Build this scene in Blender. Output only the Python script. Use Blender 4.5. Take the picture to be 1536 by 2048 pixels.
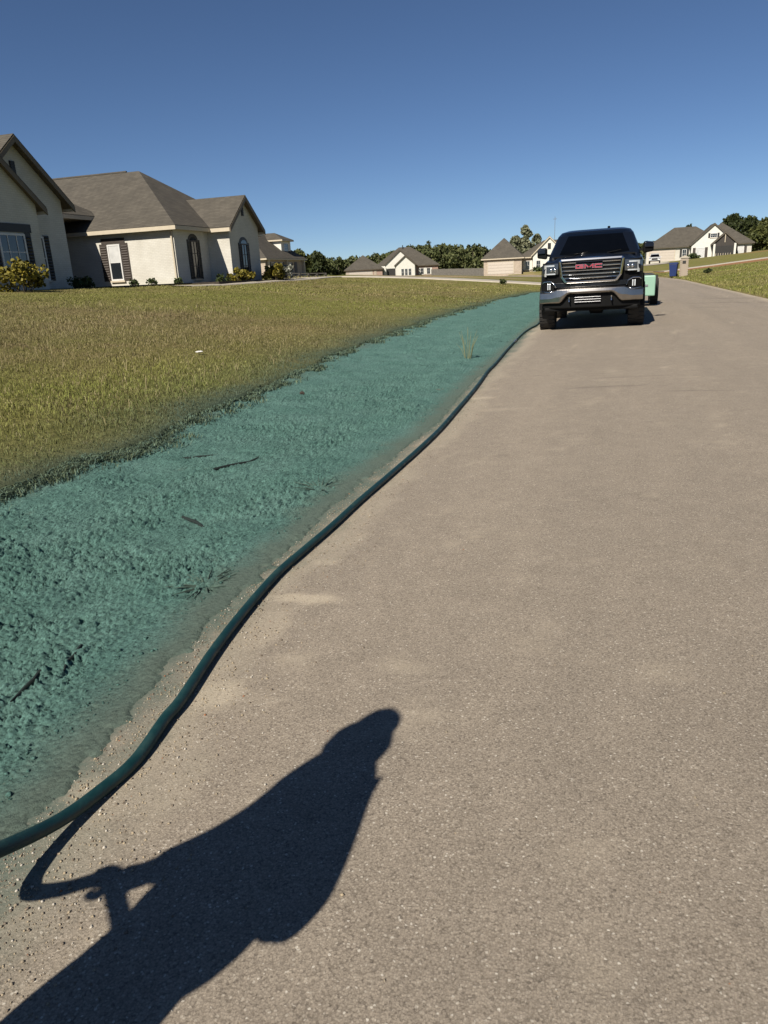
import bpy, bmesh, math, random
import numpy as np
from mathutils import Matrix, Vector
random.seed(7); RNG = np.random.default_rng(11)
for o in list(bpy.data.objects): bpy.data.objects.remove(o, do_unlink=True)
SC = bpy.context.scene
COL = SC.collection
R = math.radians

# ------------------------------------------------------------------ camera
CAM_H = 1.25
cd = bpy.data.cameras.new('camera'); cam = bpy.data.objects.new('camera', cd); COL.objects.link(cam)
cd.sensor_fit = 'HORIZONTAL'; cd.sensor_width = 36.0; cd.lens = 36.0 * 1450 / 1536
cd.clip_start = 0.05; cd.clip_end = 6000
PITCH, YAW, ROLL = R(17.974), R(17.857), R(2.862)
fw = Vector((-math.sin(YAW) * math.cos(PITCH), math.cos(YAW) * math.cos(PITCH), -math.sin(PITCH)))
r0 = Vector((math.cos(YAW), math.sin(YAW), 0)); u0 = r0.cross(fw)
cx = r0 * math.cos(ROLL) - u0 * math.sin(ROLL); cy = r0 * math.sin(ROLL) + u0 * math.cos(ROLL)
m = Matrix.Identity(4)
for i in range(3):
    m[i][0] = cx[i]; m[i][1] = cy[i]; m[i][2] = -fw[i]
m[2][3] = CAM_H
cam.matrix_world = m
SC.camera = cam

# ------------------------------------------------------------------ sky, sun, exposure
SUN_EL, SUN_AZ = R(41), R(14)          # light travels towards (sin az, cos az), i.e. along the road and a little right
w = bpy.data.worlds.new('World'); SC.world = w; w.use_nodes = True
nt = w.node_tree; nt.nodes.clear()
sky = nt.nodes.new('ShaderNodeTexSky'); sky.sky_type = 'NISHITA'; sky.sun_disc = False
sky.sun_elevation = SUN_EL; sky.sun_rotation = math.pi + SUN_AZ
sky.altitude = 0; sky.air_density = 0.6; sky.dust_density = 0.0; sky.ozone_density = 5.5
bg = nt.nodes.new('ShaderNodeBackground'); bg.inputs['Strength'].default_value = 0.052
out = nt.nodes.new('ShaderNodeOutputWorld')
nt.links.new(sky.outputs[0], bg.inputs[0]); nt.links.new(bg.outputs[0], out.inputs[0])
sd = bpy.data.lights.new('sun', 'SUN'); sun = bpy.data.objects.new('sun', sd); COL.objects.link(sun)
sd.energy = 5.0; sd.angle = R(0.5); sd.color = (1.0, 0.93, 0.82)
ld = Vector((math.sin(SUN_AZ) * math.cos(SUN_EL), math.cos(SUN_AZ) * math.cos(SUN_EL), -math.sin(SUN_EL)))
sun.rotation_euler = ld.to_track_quat('-Z', 'Y').to_euler(); sun.location = (-20, -60, 60)
SC.view_settings.view_transform = 'Standard'; SC.view_settings.look = 'None'
SC.view_settings.exposure = 0.56; SC.view_settings.gamma = 1.0; SC.view_settings.use_curve_mapping = False
SC.render.engine = 'CYCLES'
SC.cycles.max_bounces = 6; SC.cycles.diffuse_bounces = 3; SC.cycles.transparent_max_bounces = 6
SC.cycles.sample_clamp_indirect = 6.0

# ------------------------------------------------------------------ numpy noise
def _h(ix, iy, s):
    n = (ix.astype(np.int64) * 374761393 + iy.astype(np.int64) * 668265263 + s * 974634777) & 0xFFFFFFFF
    n = ((n ^ (n >> 13)) * 1274126177) & 0xFFFFFFFF
    n = ((n ^ (n >> 16)) * 2246822519) & 0xFFFFFFFF
    return ((n ^ (n >> 15)) & 0xFFFFFF) / float(0xFFFFFF)
def vnoise(x, y, s=0):
    ix, iy = np.floor(x), np.floor(y); fx, fy = x - ix, y - iy
    fx = fx * fx * (3 - 2 * fx); fy = fy * fy * (3 - 2 * fy)
    a = _h(ix, iy, s); b = _h(ix + 1, iy, s); c = _h(ix, iy + 1, s); d = _h(ix + 1, iy + 1, s)
    return (a * (1 - fx) + b * fx) * (1 - fy) + (c * (1 - fx) + d * fx) * fy
def fbm(x, y, s=0, o=3):
    t = 0; a = 0.5
    for k in range(o):
        t = t + a * (vnoise(x * 2 ** k, y * 2 ** k, s + k * 17) - 0.5); a *= 0.55
    return t
def worley(x, y, s=0):
    ix, iy = np.floor(x), np.floor(y); best = np.full(np.shape(x), 9.0)
    for dx in (-1, 0, 1):
        for dy in (-1, 0, 1):
            jx, jy = ix + dx, iy + dy
            d = (jx + _h(jx, jy, s) - x) ** 2 + (jy + _h(jx, jy, s + 5) - y) ** 2
            best = np.minimum(best, d)
    return np.sqrt(best)
def lumps(x, y, s=0):
    ix, iy = np.floor(x), np.floor(y); best = np.full(np.shape(x), 9.0); hgt = np.zeros(np.shape(x))
    for dx in (-1, 0, 1):
        for dy in (-1, 0, 1):
            jx, jy = ix + dx, iy + dy
            d = (jx + _h(jx, jy, s) - x) ** 2 + (jy + _h(jx, jy, s + 5) - y) ** 2
            k = d < best; best = np.where(k, d, best); hgt = np.where(k, _h(jx, jy, s + 8), hgt)
    return hgt ** 1.6 * (1 - np.clip(best * 1.1, 0, 1))
def sstep(a, b, x):
    t = np.clip((np.asarray(x, float) - a) / (b - a), 0, 1); return t * t * (3 - 2 * t)

# ------------------------------------------------------------------ lie of the land (x across the road, y along it)
def Bend(v): return 0.0027 * np.clip(np.asarray(v, float) - 55, 0, 95) ** 2
def Ledge(v):
    v = np.asarray(v, float)
    b = np.interp(v, [-40, 0, 3.6, 5.7, 7.7, 12.8, 21, 34, 43, 47, 60], [-3.7, -3.75, -3.82, -3.82, -4.06, -4.61, -5.07, -4.97, -4.2, -2.2, -2.0])
    return b + 0.16 * (vnoise(v * 0.8, v * 0 + 3, 4) - 0.5) + 0.06 * (vnoise(v * 2.3, v * 0 + 9, 5) - 0.5) + 0.05 * (vnoise(v * 9, v * 0 + 5, 6) - 0.5)
def Redge(v):
    v = np.asarray(v, float)
    return np.interp(v, [-40, 1.1, 1.5, 2.3, 3.1, 4.3, 6.1, 8.4, 11.2, 17.8, 25, 43, 47, 60], [-1.28, -1.34, -1.37, -1.49, -1.50, -1.54, -1.46, -1.60, -1.64, -1.83, -1.9, -1.9, -1.95, -1.9])
def roadz(q): return 0.07 * (1 - ((np.asarray(q, float) - 1.5) / 3.1) ** 2)
RR = 4.6
def Hland(u, v):
    u = np.asarray(u, float); v = np.asarray(v, float)
    q = u + Bend(v)
    d = np.clip(Ledge(v) - q, 0, None)
    zl = 0.06 + 1.335 * (1 - (1 - np.clip(d / 17.0, 0, 1)) ** 1.35)
    wv = sstep(50, 120, v)
    zl = zl * (1 - wv) + (0.75 - 0.6 * np.exp(-np.clip(d, 0, None) / 12)) * wv + 1.1 * sstep(-35, -44, u) * (1 - sstep(125, 175, v)) * sstep(55, 85, v)
    dr = np.clip(u - RR + Bend(v), 0, None)
    zr = 0.05 + np.clip(0.06 * np.clip(u - 4.6, 0, None) + 0.01 * dr, 0, 2.0) + 0.72 * sstep(60, 125, v)
    z = np.where(q < 1.5, zl, zr)
    z = z + 0.10 * fbm(u * 0.12, v * 0.12, 2, 3) * sstep(0, 6, np.maximum(d, dr)) + 0.03 * fbm(u * 1.1, v * 1.1, 8, 2) * sstep(0, 1, np.maximum(d, dr))
    return z
def hz(u, v): return float(Hland(np.array([u]), np.array([v]))[0])

# ------------------------------------------------------------------ materials
MATS = {}
KA = 0.77      # all diffuse colours are given for a unit exposure and brought to scale here
def setc(n, b, c):
    n.links.new(mix(n, 1.0, c, (KA, KA, KA), 'MULTIPLY'), b.inputs['Base Color'])
def nodes_of(name):
    mt = bpy.data.materials.new(name); mt.use_nodes = True
    n = mt.node_tree; b = n.nodes['Principled BSDF']; return mt, n, b
def N(n, t, **k):
    x = n.nodes.new(t)
    for a, v in k.items():
        if hasattr(x, a): setattr(x, a, v)
        else: x.inputs[a].default_value = v
    return x
def ramp(n, src, stops, interp='LINEAR'):
    r = n.nodes.new('ShaderNodeValToRGB'); r.color_ramp.interpolation = interp
    e = r.color_ramp.elements
    while len(e) < len(stops): e.new(0.5)
    for i, (p, c) in enumerate(stops):
        e[i].position = p; e[i].color = (*c, 1) if len(c) == 3 else c
    n.links.new(src, r.inputs[0]); return r
def mix(n, f, a, b, mode='MIX'):
    x = n.nodes.new('ShaderNodeMix'); x.data_type = 'RGBA'; x.blend_type = mode
    for s, v in ((x.inputs[0], f), (x.inputs[6], a), (x.inputs[7], b)):
        if hasattr(v, 'is_linked') or hasattr(v, 'links'): n.links.new(v, s)
        elif isinstance(v, (int, float)): s.default_value = v
        else: s.default_value = (*v, 1)
    return x.outputs[2]
def objco(n): return n.nodes.new('ShaderNodeTexCoord').outputs['Object']
def mat(name, col, rough=0.6, metal=0.0, var=0.12, scale=6.0, bump=0.0, bscale=40.0, coat=0.0, spec=None, emit=None, trans=0.0):
    if name in MATS: return MATS[name]
    mt, n, b = nodes_of(name)
    co = objco(n)
    nz = N(n, 'ShaderNodeTexNoise', Scale=scale, Detail=5.0); n.links.new(co, nz.inputs['Vector'])
    if metal < 0.5: col = tuple(c * KA for c in col)
    c0 = tuple(max(0, c * (1 - var)) for c in col); c1 = tuple(min(1, c * (1 + var)) for c in col)
    r = ramp(n, nz.outputs['Fac'], [(0.3, c0), (0.7, c1)])
    n.links.new(r.outputs[0], b.inputs['Base Color'])
    b.inputs['Roughness'].default_value = rough; b.inputs['Metallic'].default_value = metal
    b.inputs['Coat Weight'].default_value = coat; b.inputs['Coat Roughness'].default_value = 0.04
    if spec is not None: b.inputs['Specular IOR Level'].default_value = spec
    if trans: b.inputs['Transmission Weight'].default_value = trans
    if emit: b.inputs['Emission Color'].default_value = (*emit[:3], 1); b.inputs['Emission Strength'].default_value = emit[3]
    if bump:
        n2 = N(n, 'ShaderNodeTexNoise', Scale=bscale, Detail=4.0); n.links.new(co, n2.inputs['Vector'])
        bp = N(n, 'ShaderNodeBump', Strength=bump, Distance=0.02); n.links.new(n2.outputs['Fac'], bp.inputs['Height']); n.links.new(bp.outputs[0], b.inputs['Normal'])
    MATS[name] = mt; return mt
def attr(n, name):
    a = n.nodes.new('ShaderNodeAttribute'); a.attribute_name = name; return a
def math_n(n, op, a, b=None):
    x = n.nodes.new('ShaderNodeMath'); x.operation = op
    for i, v in enumerate((a, b)):
        if v is None: continue
        if isinstance(v, (int, float)): x.inputs[i].default_value = v
        else: n.links.new(v, x.inputs[i])
    return x.outputs[0]

def mat_asphalt():
    mt, n, b = nodes_of('asphalt_chip_seal'); co = objco(n)
    vo = N(n, 'ShaderNodeTexVoronoi', Scale=210.0); n.links.new(co, vo.inputs['Vector'])
    sep = n.nodes.new('ShaderNodeSeparateColor'); n.links.new(vo.outputs['Color'], sep.inputs[0])
    stone = ramp(n, sep.outputs[0], [(0.0, (0.215, 0.180, 0.142)), (0.12, (0.31, 0.262, 0.205)), (0.6, (0.365, 0.309, 0.241)), (0.93, (0.415, 0.355, 0.279)), (0.984, (0.50, 0.44, 0.355)), (0.994, (0.66, 0.60, 0.50))])
    gap = ramp(n, vo.outputs['Distance'], [(0.4, (1, 1, 1)), (0.85, (0.7, 0.69, 0.68))])
    c = mix(n, 1.0, stone.outputs[0], gap.outputs[0], 'MULTIPLY')
    fine = N(n, 'ShaderNodeTexNoise', Scale=230.0, Detail=5.0, Roughness=0.8); n.links.new(co, fine.inputs['Vector'])
    fr = ramp(n, fine.outputs['Fac'], [(0.32, (0.62, 0.61, 0.60)), (0.46, (0.96, 0.96, 0.96)), (0.56, (1.06, 1.06, 1.06)), (0.70, (1.42, 1.42, 1.41))])
    c = mix(n, 1.0, c, fr.outputs[0], 'MULTIPLY')
    # large stains and wheel-worn tone
    lg = N(n, 'ShaderNodeTexNoise', Scale=0.55, Detail=6.0, Roughness=0.62); n.links.new(co, lg.inputs['Vector'])
    lr = ramp(n, lg.outputs['Fac'], [(0.3, (0.955, 0.955, 0.96)), (0.55, (1.0, 1.0, 1.0)), (0.75, (1.05, 1.045, 1.04))])
    c = mix(n, 1.0, c, lr.outputs[0], 'MULTIPLY')
    md = N(n, 'ShaderNodeTexNoise', Scale=9.0, Detail=5.0); n.links.new(co, md.inputs['Vector'])
    mr = ramp(n, md.outputs['Fac'], [(0.3, (0.94, 0.94, 0.94)), (0.7, (1.06, 1.06, 1.06))])
    c = mix(n, 1.0, c, mr.outputs[0], 'MULTIPLY')
    # dark drips and hairline cracks across the road
    mw = N(n, 'ShaderNodeMapping'); mw.inputs['Scale'].default_value = (1.3, 0.09, 1); n.links.new(co, mw.inputs[0])
    tw = N(n, 'ShaderNodeTexNoise', Scale=1.0, Detail=4.0); n.links.new(mw.outputs[0], tw.inputs['Vector'])
    c = mix(n, 1.0, c, ramp(n, tw.outputs['Fac'], [(0.32, (0.93, 0.93, 0.935)), (0.66, (1.05, 1.045, 1.04))]).outputs[0], 'MULTIPLY')
    mp = N(n, 'ShaderNodeMapping'); mp.inputs['Scale'].default_value = (0.55, 2.2, 1); n.links.new(co, mp.inputs[0])
    wv = N(n, 'ShaderNodeTexNoise', Scale=1.6, Detail=7.0, Roughness=0.7); n.links.new(mp.outputs[0], wv.inputs['Vector'])
    cr = ramp(n, wv.outputs['Fac'], [(0.0, (1, 1, 1)), (0.66, (1, 1, 1)), (0.72, (0.90, 0.895, 0.89)), (0.8, (1, 1, 1))])
    c = mix(n, 1.0, c, cr.outputs[0], 'MULTIPLY')
    st = attr(n, 'stain'); c = mix(n, st.outputs['Fac'], c, (0.15, 0.125, 0.10))
    # light grit and sand along the edge, green overspray
    sa = attr(n, 'sand'); g = N(n, 'ShaderNodeTexNoise', Scale=170.0, Detail=3.0); n.links.new(co, g.inputs['Vector'])
    sf = math_n(n, 'MULTIPLY', sa.outputs['Fac'], ramp(n, g.outputs['Fac'], [(0.33, (0.35,) * 3), (0.55, (1,) * 3)]).outputs[0])
    c = mix(n, sf, c, (0.62, 0.53, 0.395))
    gr = attr(n, 'green'); g2 = N(n, 'ShaderNodeTexNoise', Scale=95.0, Detail=4.0); n.links.new(co, g2.inputs['Vector'])
    gf = math_n(n, 'MULTIPLY', gr.outputs['Fac'], ramp(n, g2.outputs['Fac'], [(0.3, (0.72,) * 3), (0.5, (1,) * 3)]).outputs[0])
    c = mix(n, gf, c, (0.110, 0.150, 0.120))
    setc(n, b, c); b.inputs['Roughness'].default_value = 0.88; b.inputs['Specular IOR Level'].default_value = 0.25
    hgt = math_n(n, 'ADD', math_n(n, 'MULTIPLY', fine.outputs['Fac'], 1.6), math_n(n, 'MULTIPLY', sep.outputs[0], 0.5))
    bp = N(n, 'ShaderNodeBump', Strength=0.5, Distance=0.004); n.links.new(hgt, bp.inputs['Height']); n.links.new(bp.outputs[0], b.inputs['Normal'])
    return mt
def mat_mulch():
    mt, n, b = nodes_of('green_wood_fibre_mulch'); co = objco(n)
    a = N(n, 'ShaderNodeTexNoise', Scale=2.3, Detail=6.0); n.links.new(co, a.inputs['Vector'])
    c = ramp(n, a.outputs['Fac'], [(0.3, (0.090, 0.188, 0.160)), (0.55, (0.110, 0.215, 0.185)), (0.75, (0.128, 0.238, 0.208))]).outputs[0]
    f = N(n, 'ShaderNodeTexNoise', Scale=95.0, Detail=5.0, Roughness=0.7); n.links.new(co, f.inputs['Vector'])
    fr = ramp(n, f.outputs['Fac'], [(0.34, (0.22, 0.25, 0.25)), (0.42, (0.80, 0.81, 0.81)), (0.5, (1.06, 1.06, 1.06)), (0.68, (1.42, 1.42, 1.42))]).outputs[0]  # dark specks painted in place of crevice shade between the crumbs
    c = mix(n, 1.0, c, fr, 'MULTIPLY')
    s = N(n, 'ShaderNodeTexNoise', Scale=7.0, Detail=7.0, Roughness=0.7); n.links.new(co, s.inputs['Vector'])
    sr = ramp(n, s.outputs['Fac'], [(0.60, (0, 0, 0)), (0.74, (1, 1, 1))]).outputs[0]
    at = attr(n, 'soil')
    sf = math_n(n, 'MAXIMUM', math_n(n, 'MULTIPLY', sr, 0.45), at.outputs['Fac'])
    c = mix(n, sf, c, (0.135, 0.172, 0.138))
    setc(n, b, c); b.inputs['Roughness'].default_value = 0.95; b.inputs['Specular IOR Level'].default_value = 0.15
    hf = N(n, 'ShaderNodeTexNoise', Scale=240.0, Detail=6.0, Roughness=0.75); n.links.new(co, hf.inputs['Vector'])
    vo = N(n, 'ShaderNodeTexVoronoi', Scale=62.0); vo.inputs['Randomness'].default_value = 1.0
    wp = mix(n, 0.02, co, hf.outputs['Color'], 'ADD'); n.links.new(wp, vo.inputs['Vector'])
    sp = n.nodes.new('ShaderNodeSeparateColor'); n.links.new(vo.outputs['Color'], sp.inputs[0])
    hh = math_n(n, 'ADD', math_n(n, 'MULTIPLY', hf.outputs['Fac'], 0.8), math_n(n, 'MULTIPLY', sp.outputs[0], math_n(n, 'SUBTRACT', 1.0, vo.outputs['Distance'])))
    bp = N(n, 'ShaderNodeBump', Strength=0.8, Distance=0.010); n.links.new(hh, bp.inputs['Height']); n.links.new(bp.outputs[0], b.inputs['Normal'])
    return mt
def mat_lawn():
    mt, n, b = nodes_of('lawn_turf'); co = objco(n)
    a = N(n, 'ShaderNodeTexNoise', Scale=0.35, Detail=6.0, Roughness=0.6); n.links.new(co, a.inputs['Vector'])
    c = ramp(n, a.outputs['Fac'], [(0.32, (0.262, 0.222, 0.098)), (0.46, (0.225, 0.208, 0.070)), (0.6, (0.203, 0.202, 0.058)), (0.72, (0.252, 0.220, 0.088))]).outputs[0]
    f = N(n, 'ShaderNodeTexNoise', Scale=26.0, Detail=6.0, Roughness=0.75); n.links.new(co, f.inputs['Vector'])
    fr = ramp(n, f.outputs['Fac'], [(0.3, (0.5, 0.5, 0.5)), (0.7, (1.4, 1.38, 1.3))]).outputs[0]
    c = mix(n, 1.0, c, fr, 'MULTIPLY')
    ta = attr(n, 'tan'); c = mix(n, math_n(n, 'MULTIPLY', ta.outputs['Fac'], 0.5), c, (0.225, 0.160, 0.095))
    sa = attr(n, 'sand'); c = mix(n, sa.outputs['Fac'], c, (0.36, 0.27, 0.155))
    cl = attr(n, 'clay'); c = mix(n, cl.outputs['Fac'], c, (0.33, 0.165, 0.085))
    gr = attr(n, 'green'); c = mix(n, gr.outputs['Fac'], c, (0.085, 0.120, 0.085))
    setc(n, b, c); b.inputs['Roughness'].default_value = 0.95; b.inputs['Specular IOR Level'].default_value = 0.1
    bp = N(n, 'ShaderNodeBump', Strength=0.8, Distance=0.05); n.links.new(f.outputs['Fac'], bp.inputs['Height']); n.links.new(bp.outputs[0], b.inputs['Normal'])
    return mt
def mat_blade(name='grass_blades', rough=0.7):
    mt, n, b = nodes_of(name); a = attr(n, 'col'); setc(n, b, a.outputs['Color'])
    b.inputs['Roughness'].default_value = rough; b.inputs['Specular IOR Level'].default_value = 0.2
    return mt
def mat_brick(name, c1, c2, mortar, scale=1.0, bump=0.25):
    mt, n, b = nodes_of(name); co = objco(n)
    sp = n.nodes.new('ShaderNodeSeparateXYZ'); n.links.new(co, sp.inputs[0])
    cb = n.nodes.new('ShaderNodeCombineXYZ'); n.links.new(math_n(n, 'ADD', sp.outputs[0], sp.outputs[1]), cb.inputs[0]); n.links.new(sp.outputs[2], cb.inputs[1])
    br = N(n, 'ShaderNodeTexBrick', Scale=scale); br.inputs['Color1'].default_value = (*c1, 1); br.inputs['Color2'].default_value = (*c2, 1); br.inputs['Mortar'].default_value = (*mortar, 1)
    br.inputs['Brick Width'].default_value = 0.22; br.inputs['Row Height'].default_value = 0.078; br.inputs['Mortar Size'].default_value = 0.008
    n.links.new(cb.outputs[0], br.inputs['Vector'])
    nz = N(n, 'ShaderNodeTexNoise', Scale=1.3, Detail=6.0); n.links.new(co, nz.inputs['Vector'])
    c = mix(n, 1.0, br.outputs['Color'], ramp(n, nz.outputs['Fac'], [(0.3, (0.9, 0.89, 0.87)), (0.7, (1.05, 1.05, 1.05))]).outputs[0], 'MULTIPLY')
    setc(n, b, c); b.inputs['Roughness'].default_value = 0.85
    bp = N(n, 'ShaderNodeBump', Strength=bump, Distance=0.01); bp.invert = True; n.links.new(br.outputs['Fac'], bp.inputs['Height']); n.links.new(bp.outputs[0], b.inputs['Normal'])
    return mt
def mat_shingle():
    mt, n, b = nodes_of('asphalt_roof_shingles'); co = objco(n)
    sp = n.nodes.new('ShaderNodeSeparateXYZ'); n.links.new(co, sp.inputs[0])
    cb = n.nodes.new('ShaderNodeCombineXYZ'); n.links.new(math_n(n, 'ADD', sp.outputs[0], math_n(n, 'MULTIPLY', sp.outputs[1], 0.93)), cb.inputs[0]); n.links.new(sp.outputs[2], cb.inputs[1])
    br = N(n, 'ShaderNodeTexBrick', Scale=1.0); br.inputs['Color1'].default_value = (0.094, 0.085, 0.071, 1); br.inputs['Color2'].default_value = (0.122, 0.110, 0.091, 1); br.inputs['Mortar'].default_value = (0.070, 0.061, 0.048, 1)
    br.inputs['Brick Width'].default_value = 0.30; br.inputs['Row Height'].default_value = 0.085; br.inputs['Mortar Size'].default_value = 0.006; br.offset = 0.37
    n.links.new(cb.outputs[0], br.inputs['Vector'])
    nz = N(n, 'ShaderNodeTexNoise', Scale=0.9, Detail=7.0, Roughness=0.65); n.links.new(co, nz.inputs['Vector'])
    c = mix(n, 1.0, br.outputs['Color'], ramp(n, nz.outputs['Fac'], [(0.3, (0.86, 0.86, 0.86)), (0.7, (1.14, 1.13, 1.11))]).outputs[0], 'MULTIPLY')
    setc(n, b, c); b.inputs['Roughness'].default_value = 0.92; b.inputs['Specular IOR Level'].default_value = 0.2
    bp = N(n, 'ShaderNodeBump', Strength=0.5, Distance=0.012); bp.invert = True; n.links.new(br.outputs['Fac'], bp.inputs['Height']); n.links.new(bp.outputs[0], b.inputs['Normal'])
    return mt
def mat_leaf(name, cols):
    mt, n, b = nodes_of(name); co = objco(n)
    nz = N(n, 'ShaderNodeTexNoise', Scale=1.7, Detail=6.0, Roughness=0.8); n.links.new(co, nz.inputs['Vector'])
    ge = n.nodes.new('ShaderNodeNewGeometry')
    f = math_n(n, 'ADD', math_n(n, 'MULTIPLY', nz.outputs['Fac'], 0.6), math_n(n, 'MULTIPLY', ge.outputs['Random Per Island'], 0.4))
    c = ramp(n, f, [(0.25 + 0.5 * i / max(1, len(cols) - 1), c) for i, c in enumerate(cols)]).outputs[0]
    setc(n, b, c); b.inputs['Roughness'].default_value = 0.65; b.inputs['Specular IOR Level'].default_value = 0.2
    return mt
M = {}
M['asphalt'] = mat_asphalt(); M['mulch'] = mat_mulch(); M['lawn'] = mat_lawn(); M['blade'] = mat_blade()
M['brick'] = mat_brick('white_painted_brick', (0.655, 0.63, 0.56), (0.705, 0.68, 0.605), (0.57, 0.545, 0.48))
M['tanbrick'] = mat_brick('tan_brick', (0.42, 0.33, 0.25), (0.55, 0.45, 0.35), (0.5, 0.45, 0.38))
M['pinkbrick'] = mat_brick('pinkish_brick', (0.36, 0.22, 0.17), (0.45, 0.29, 0.23), (0.4, 0.33, 0.28))
M['white'] = mat('white_painted_siding', (0.78, 0.76, 0.68), 0.7, var=0.05, scale=2)
M['shingle'] = mat_shingle()
M['trim'] = mat('cream_trim_paint', (0.60, 0.52, 0.39), 0.6, var=0.06)
M['rake'] = mat('tan_brown_rake_boards', (0.15, 0.115, 0.07), 0.6, var=0.1)
M['browntrim'] = mat('brown_trim_paint', (0.10, 0.08, 0.055), 0.6, var=0.1)
M['shutter'] = mat('brown_shutter_paint', (0.055, 0.042, 0.034), 0.55, var=0.15)
M['darkshutter'] = mat('black_shutter_paint', (0.010, 0.010, 0.010), 0.5, var=0.1)
M['glass'] = mat('window_glass', (0.02, 0.025, 0.03), 0.08, var=0.2, scale=1.5, spec=0.8)
M['blind'] = mat('window_blind_white', (0.62, 0.62, 0.60), 0.5, var=0.12, scale=3)
M['wframe'] = mat('window_frame_white', (0.74, 0.73, 0.70), 0.5, var=0.04)
M['door'] = mat('dark_wood_door', (0.03, 0.022, 0.017), 0.5, var=0.3)
M['garage'] = mat('garage_door_cream', (0.60, 0.53, 0.45), 0.55, var=0.04)
M['dark'] = mat('dark_paint_and_recess_shade', (0.03, 0.028, 0.026), 0.8)  # dark paint, also stands in for shade inside the porch recesses
M['concrete'] = mat('pale_concrete', (0.46, 0.41, 0.33), 0.85, var=0.1, scale=3, bump=0.15)
M['wood'] = mat('weathered_grey_wood', (0.17, 0.155, 0.135), 0.85, var=0.25, scale=4)
M['darkwood'] = mat('dark_brown_rail_wood', (0.05, 0.042, 0.036), 0.8, var=0.3, scale=8)
M['bark'] = mat('tree_bark', (0.09, 0.07, 0.05), 0.9, var=0.3)
M['paint'] = mat('midnight_black_car_paint', (0.004, 0.006, 0.011), 0.35, metal=0.0, var=0.05, coat=0.6, spec=0.3)
M['chrome'] = mat('chrome_plating', (0.62, 0.63, 0.65), 0.13, metal=1.0, var=0.03)
M['bumperchrome'] = mat('dusty_chrome_bumper', (0.36, 0.34, 0.32), 0.28, metal=1.0, var=0.12, scale=5)
M['blackplastic'] = mat('black_plastic_trim', (0.004, 0.004, 0.004), 0.6, var=0.2, spec=0.15)
M['rubber'] = mat('tyre_rubber', (0.030, 0.028, 0.026), 0.85, var=0.25, scale=14, bump=0.1)
M['rim'] = mat('machined_alloy_rim', (0.25, 0.25, 0.26), 0.35, metal=1.0, var=0.1)
M['carglass'] = mat('tinted_car_glass', (0.002, 0.0025, 0.0035), 0.05, var=0.1, spec=0.15)
M['lens'] = mat('headlight_lens', (0.05, 0.055, 0.06), 0.06, var=0.2, scale=20, spec=0.8, coat=1.0)
M['led'] = mat('headlight_reflector', (0.82, 0.83, 0.84), 0.2, metal=0.6, var=0.08, scale=30)
M['red'] = mat('red_emblem_enamel', (0.42, 0.012, 0.030), 0.3, var=0.05, coat=0.6)
M['mint'] = mat('mint_green_tank_paint', (0.30, 0.50, 0.38), 0.45, var=0.08, scale=3)
M['steel'] = mat('black_trailer_steel', (0.015, 0.015, 0.015), 0.5, var=0.2)
M['hose'] = mat('dark_green_rubber_hose', (0.012, 0.044, 0.040), 0.5, var=0.6, scale=14, bump=0.12, bscale=70)
_mt, _n, _b = nodes_of('dusty_green_rubber_hose'); _co = objco(_n)
_a = N(_n, 'ShaderNodeTexNoise', Scale=9.0, Detail=8.0, Roughness=0.75); _n.links.new(_co, _a.inputs['Vector'])
_c = ramp(_n, _a.outputs['Fac'], [(0.35, (0.004, 0.034, 0.035)), (0.58, (0.006, 0.046, 0.047)), (0.68, (0.018, 0.062, 0.058)), (0.80, (0.08, 0.115, 0.10))]).outputs[0]
setc(_n, _b, _c); _n.links.new(ramp(_n, _a.outputs['Fac'], [(0.4, (0.42,) * 3), (0.7, (0.85,) * 3)]).outputs[0], _b.inputs['Roughness'])
_w = N(_n, 'ShaderNodeTexNoise', Scale=120.0, Detail=3.0); _n.links.new(_co, _w.inputs['Vector'])
_p = N(_n, 'ShaderNodeBump', Strength=0.25, Distance=0.004); _n.links.new(_w.outputs['Fac'], _p.inputs['Height']); _n.links.new(_p.outputs[0], _b.inputs['Normal'])
M['hose'] = _mt
M['bluebin'] = mat('blue_bin_plastic', (0.008, 0.028, 0.13), 0.5, var=0.1)
M['carwhite'] = mat('white_car_paint', (0.78, 0.78, 0.77), 0.25, var=0.02, coat=0.8)
M['skin'] = mat('skin', (0.48, 0.29, 0.21), 0.55, var=0.08, scale=30)
M['shirt'] = mat('dark_grey_cotton', (0.06, 0.065, 0.075), 0.9, var=0.15, scale=20, bump=0.1)
M['jeans'] = mat('blue_denim', (0.05, 0.075, 0.13), 0.9, var=0.2, scale=30, bump=0.1)
M['cap'] = mat('navy_cap_cloth', (0.02, 0.025, 0.04), 0.9, var=0.15)
M['boot'] = mat('brown_boot_leather', (0.07, 0.045, 0.03), 0.7, var=0.2)
M['soil'] = mat('dark_bed_soil', (0.045, 0.033, 0.024), 0.95, var=0.35, scale=9, bump=0.4)
M['clod'] = mat('green_coated_stick', (0.006, 0.014, 0.012), 0.9, var=0.3, scale=20)

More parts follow.
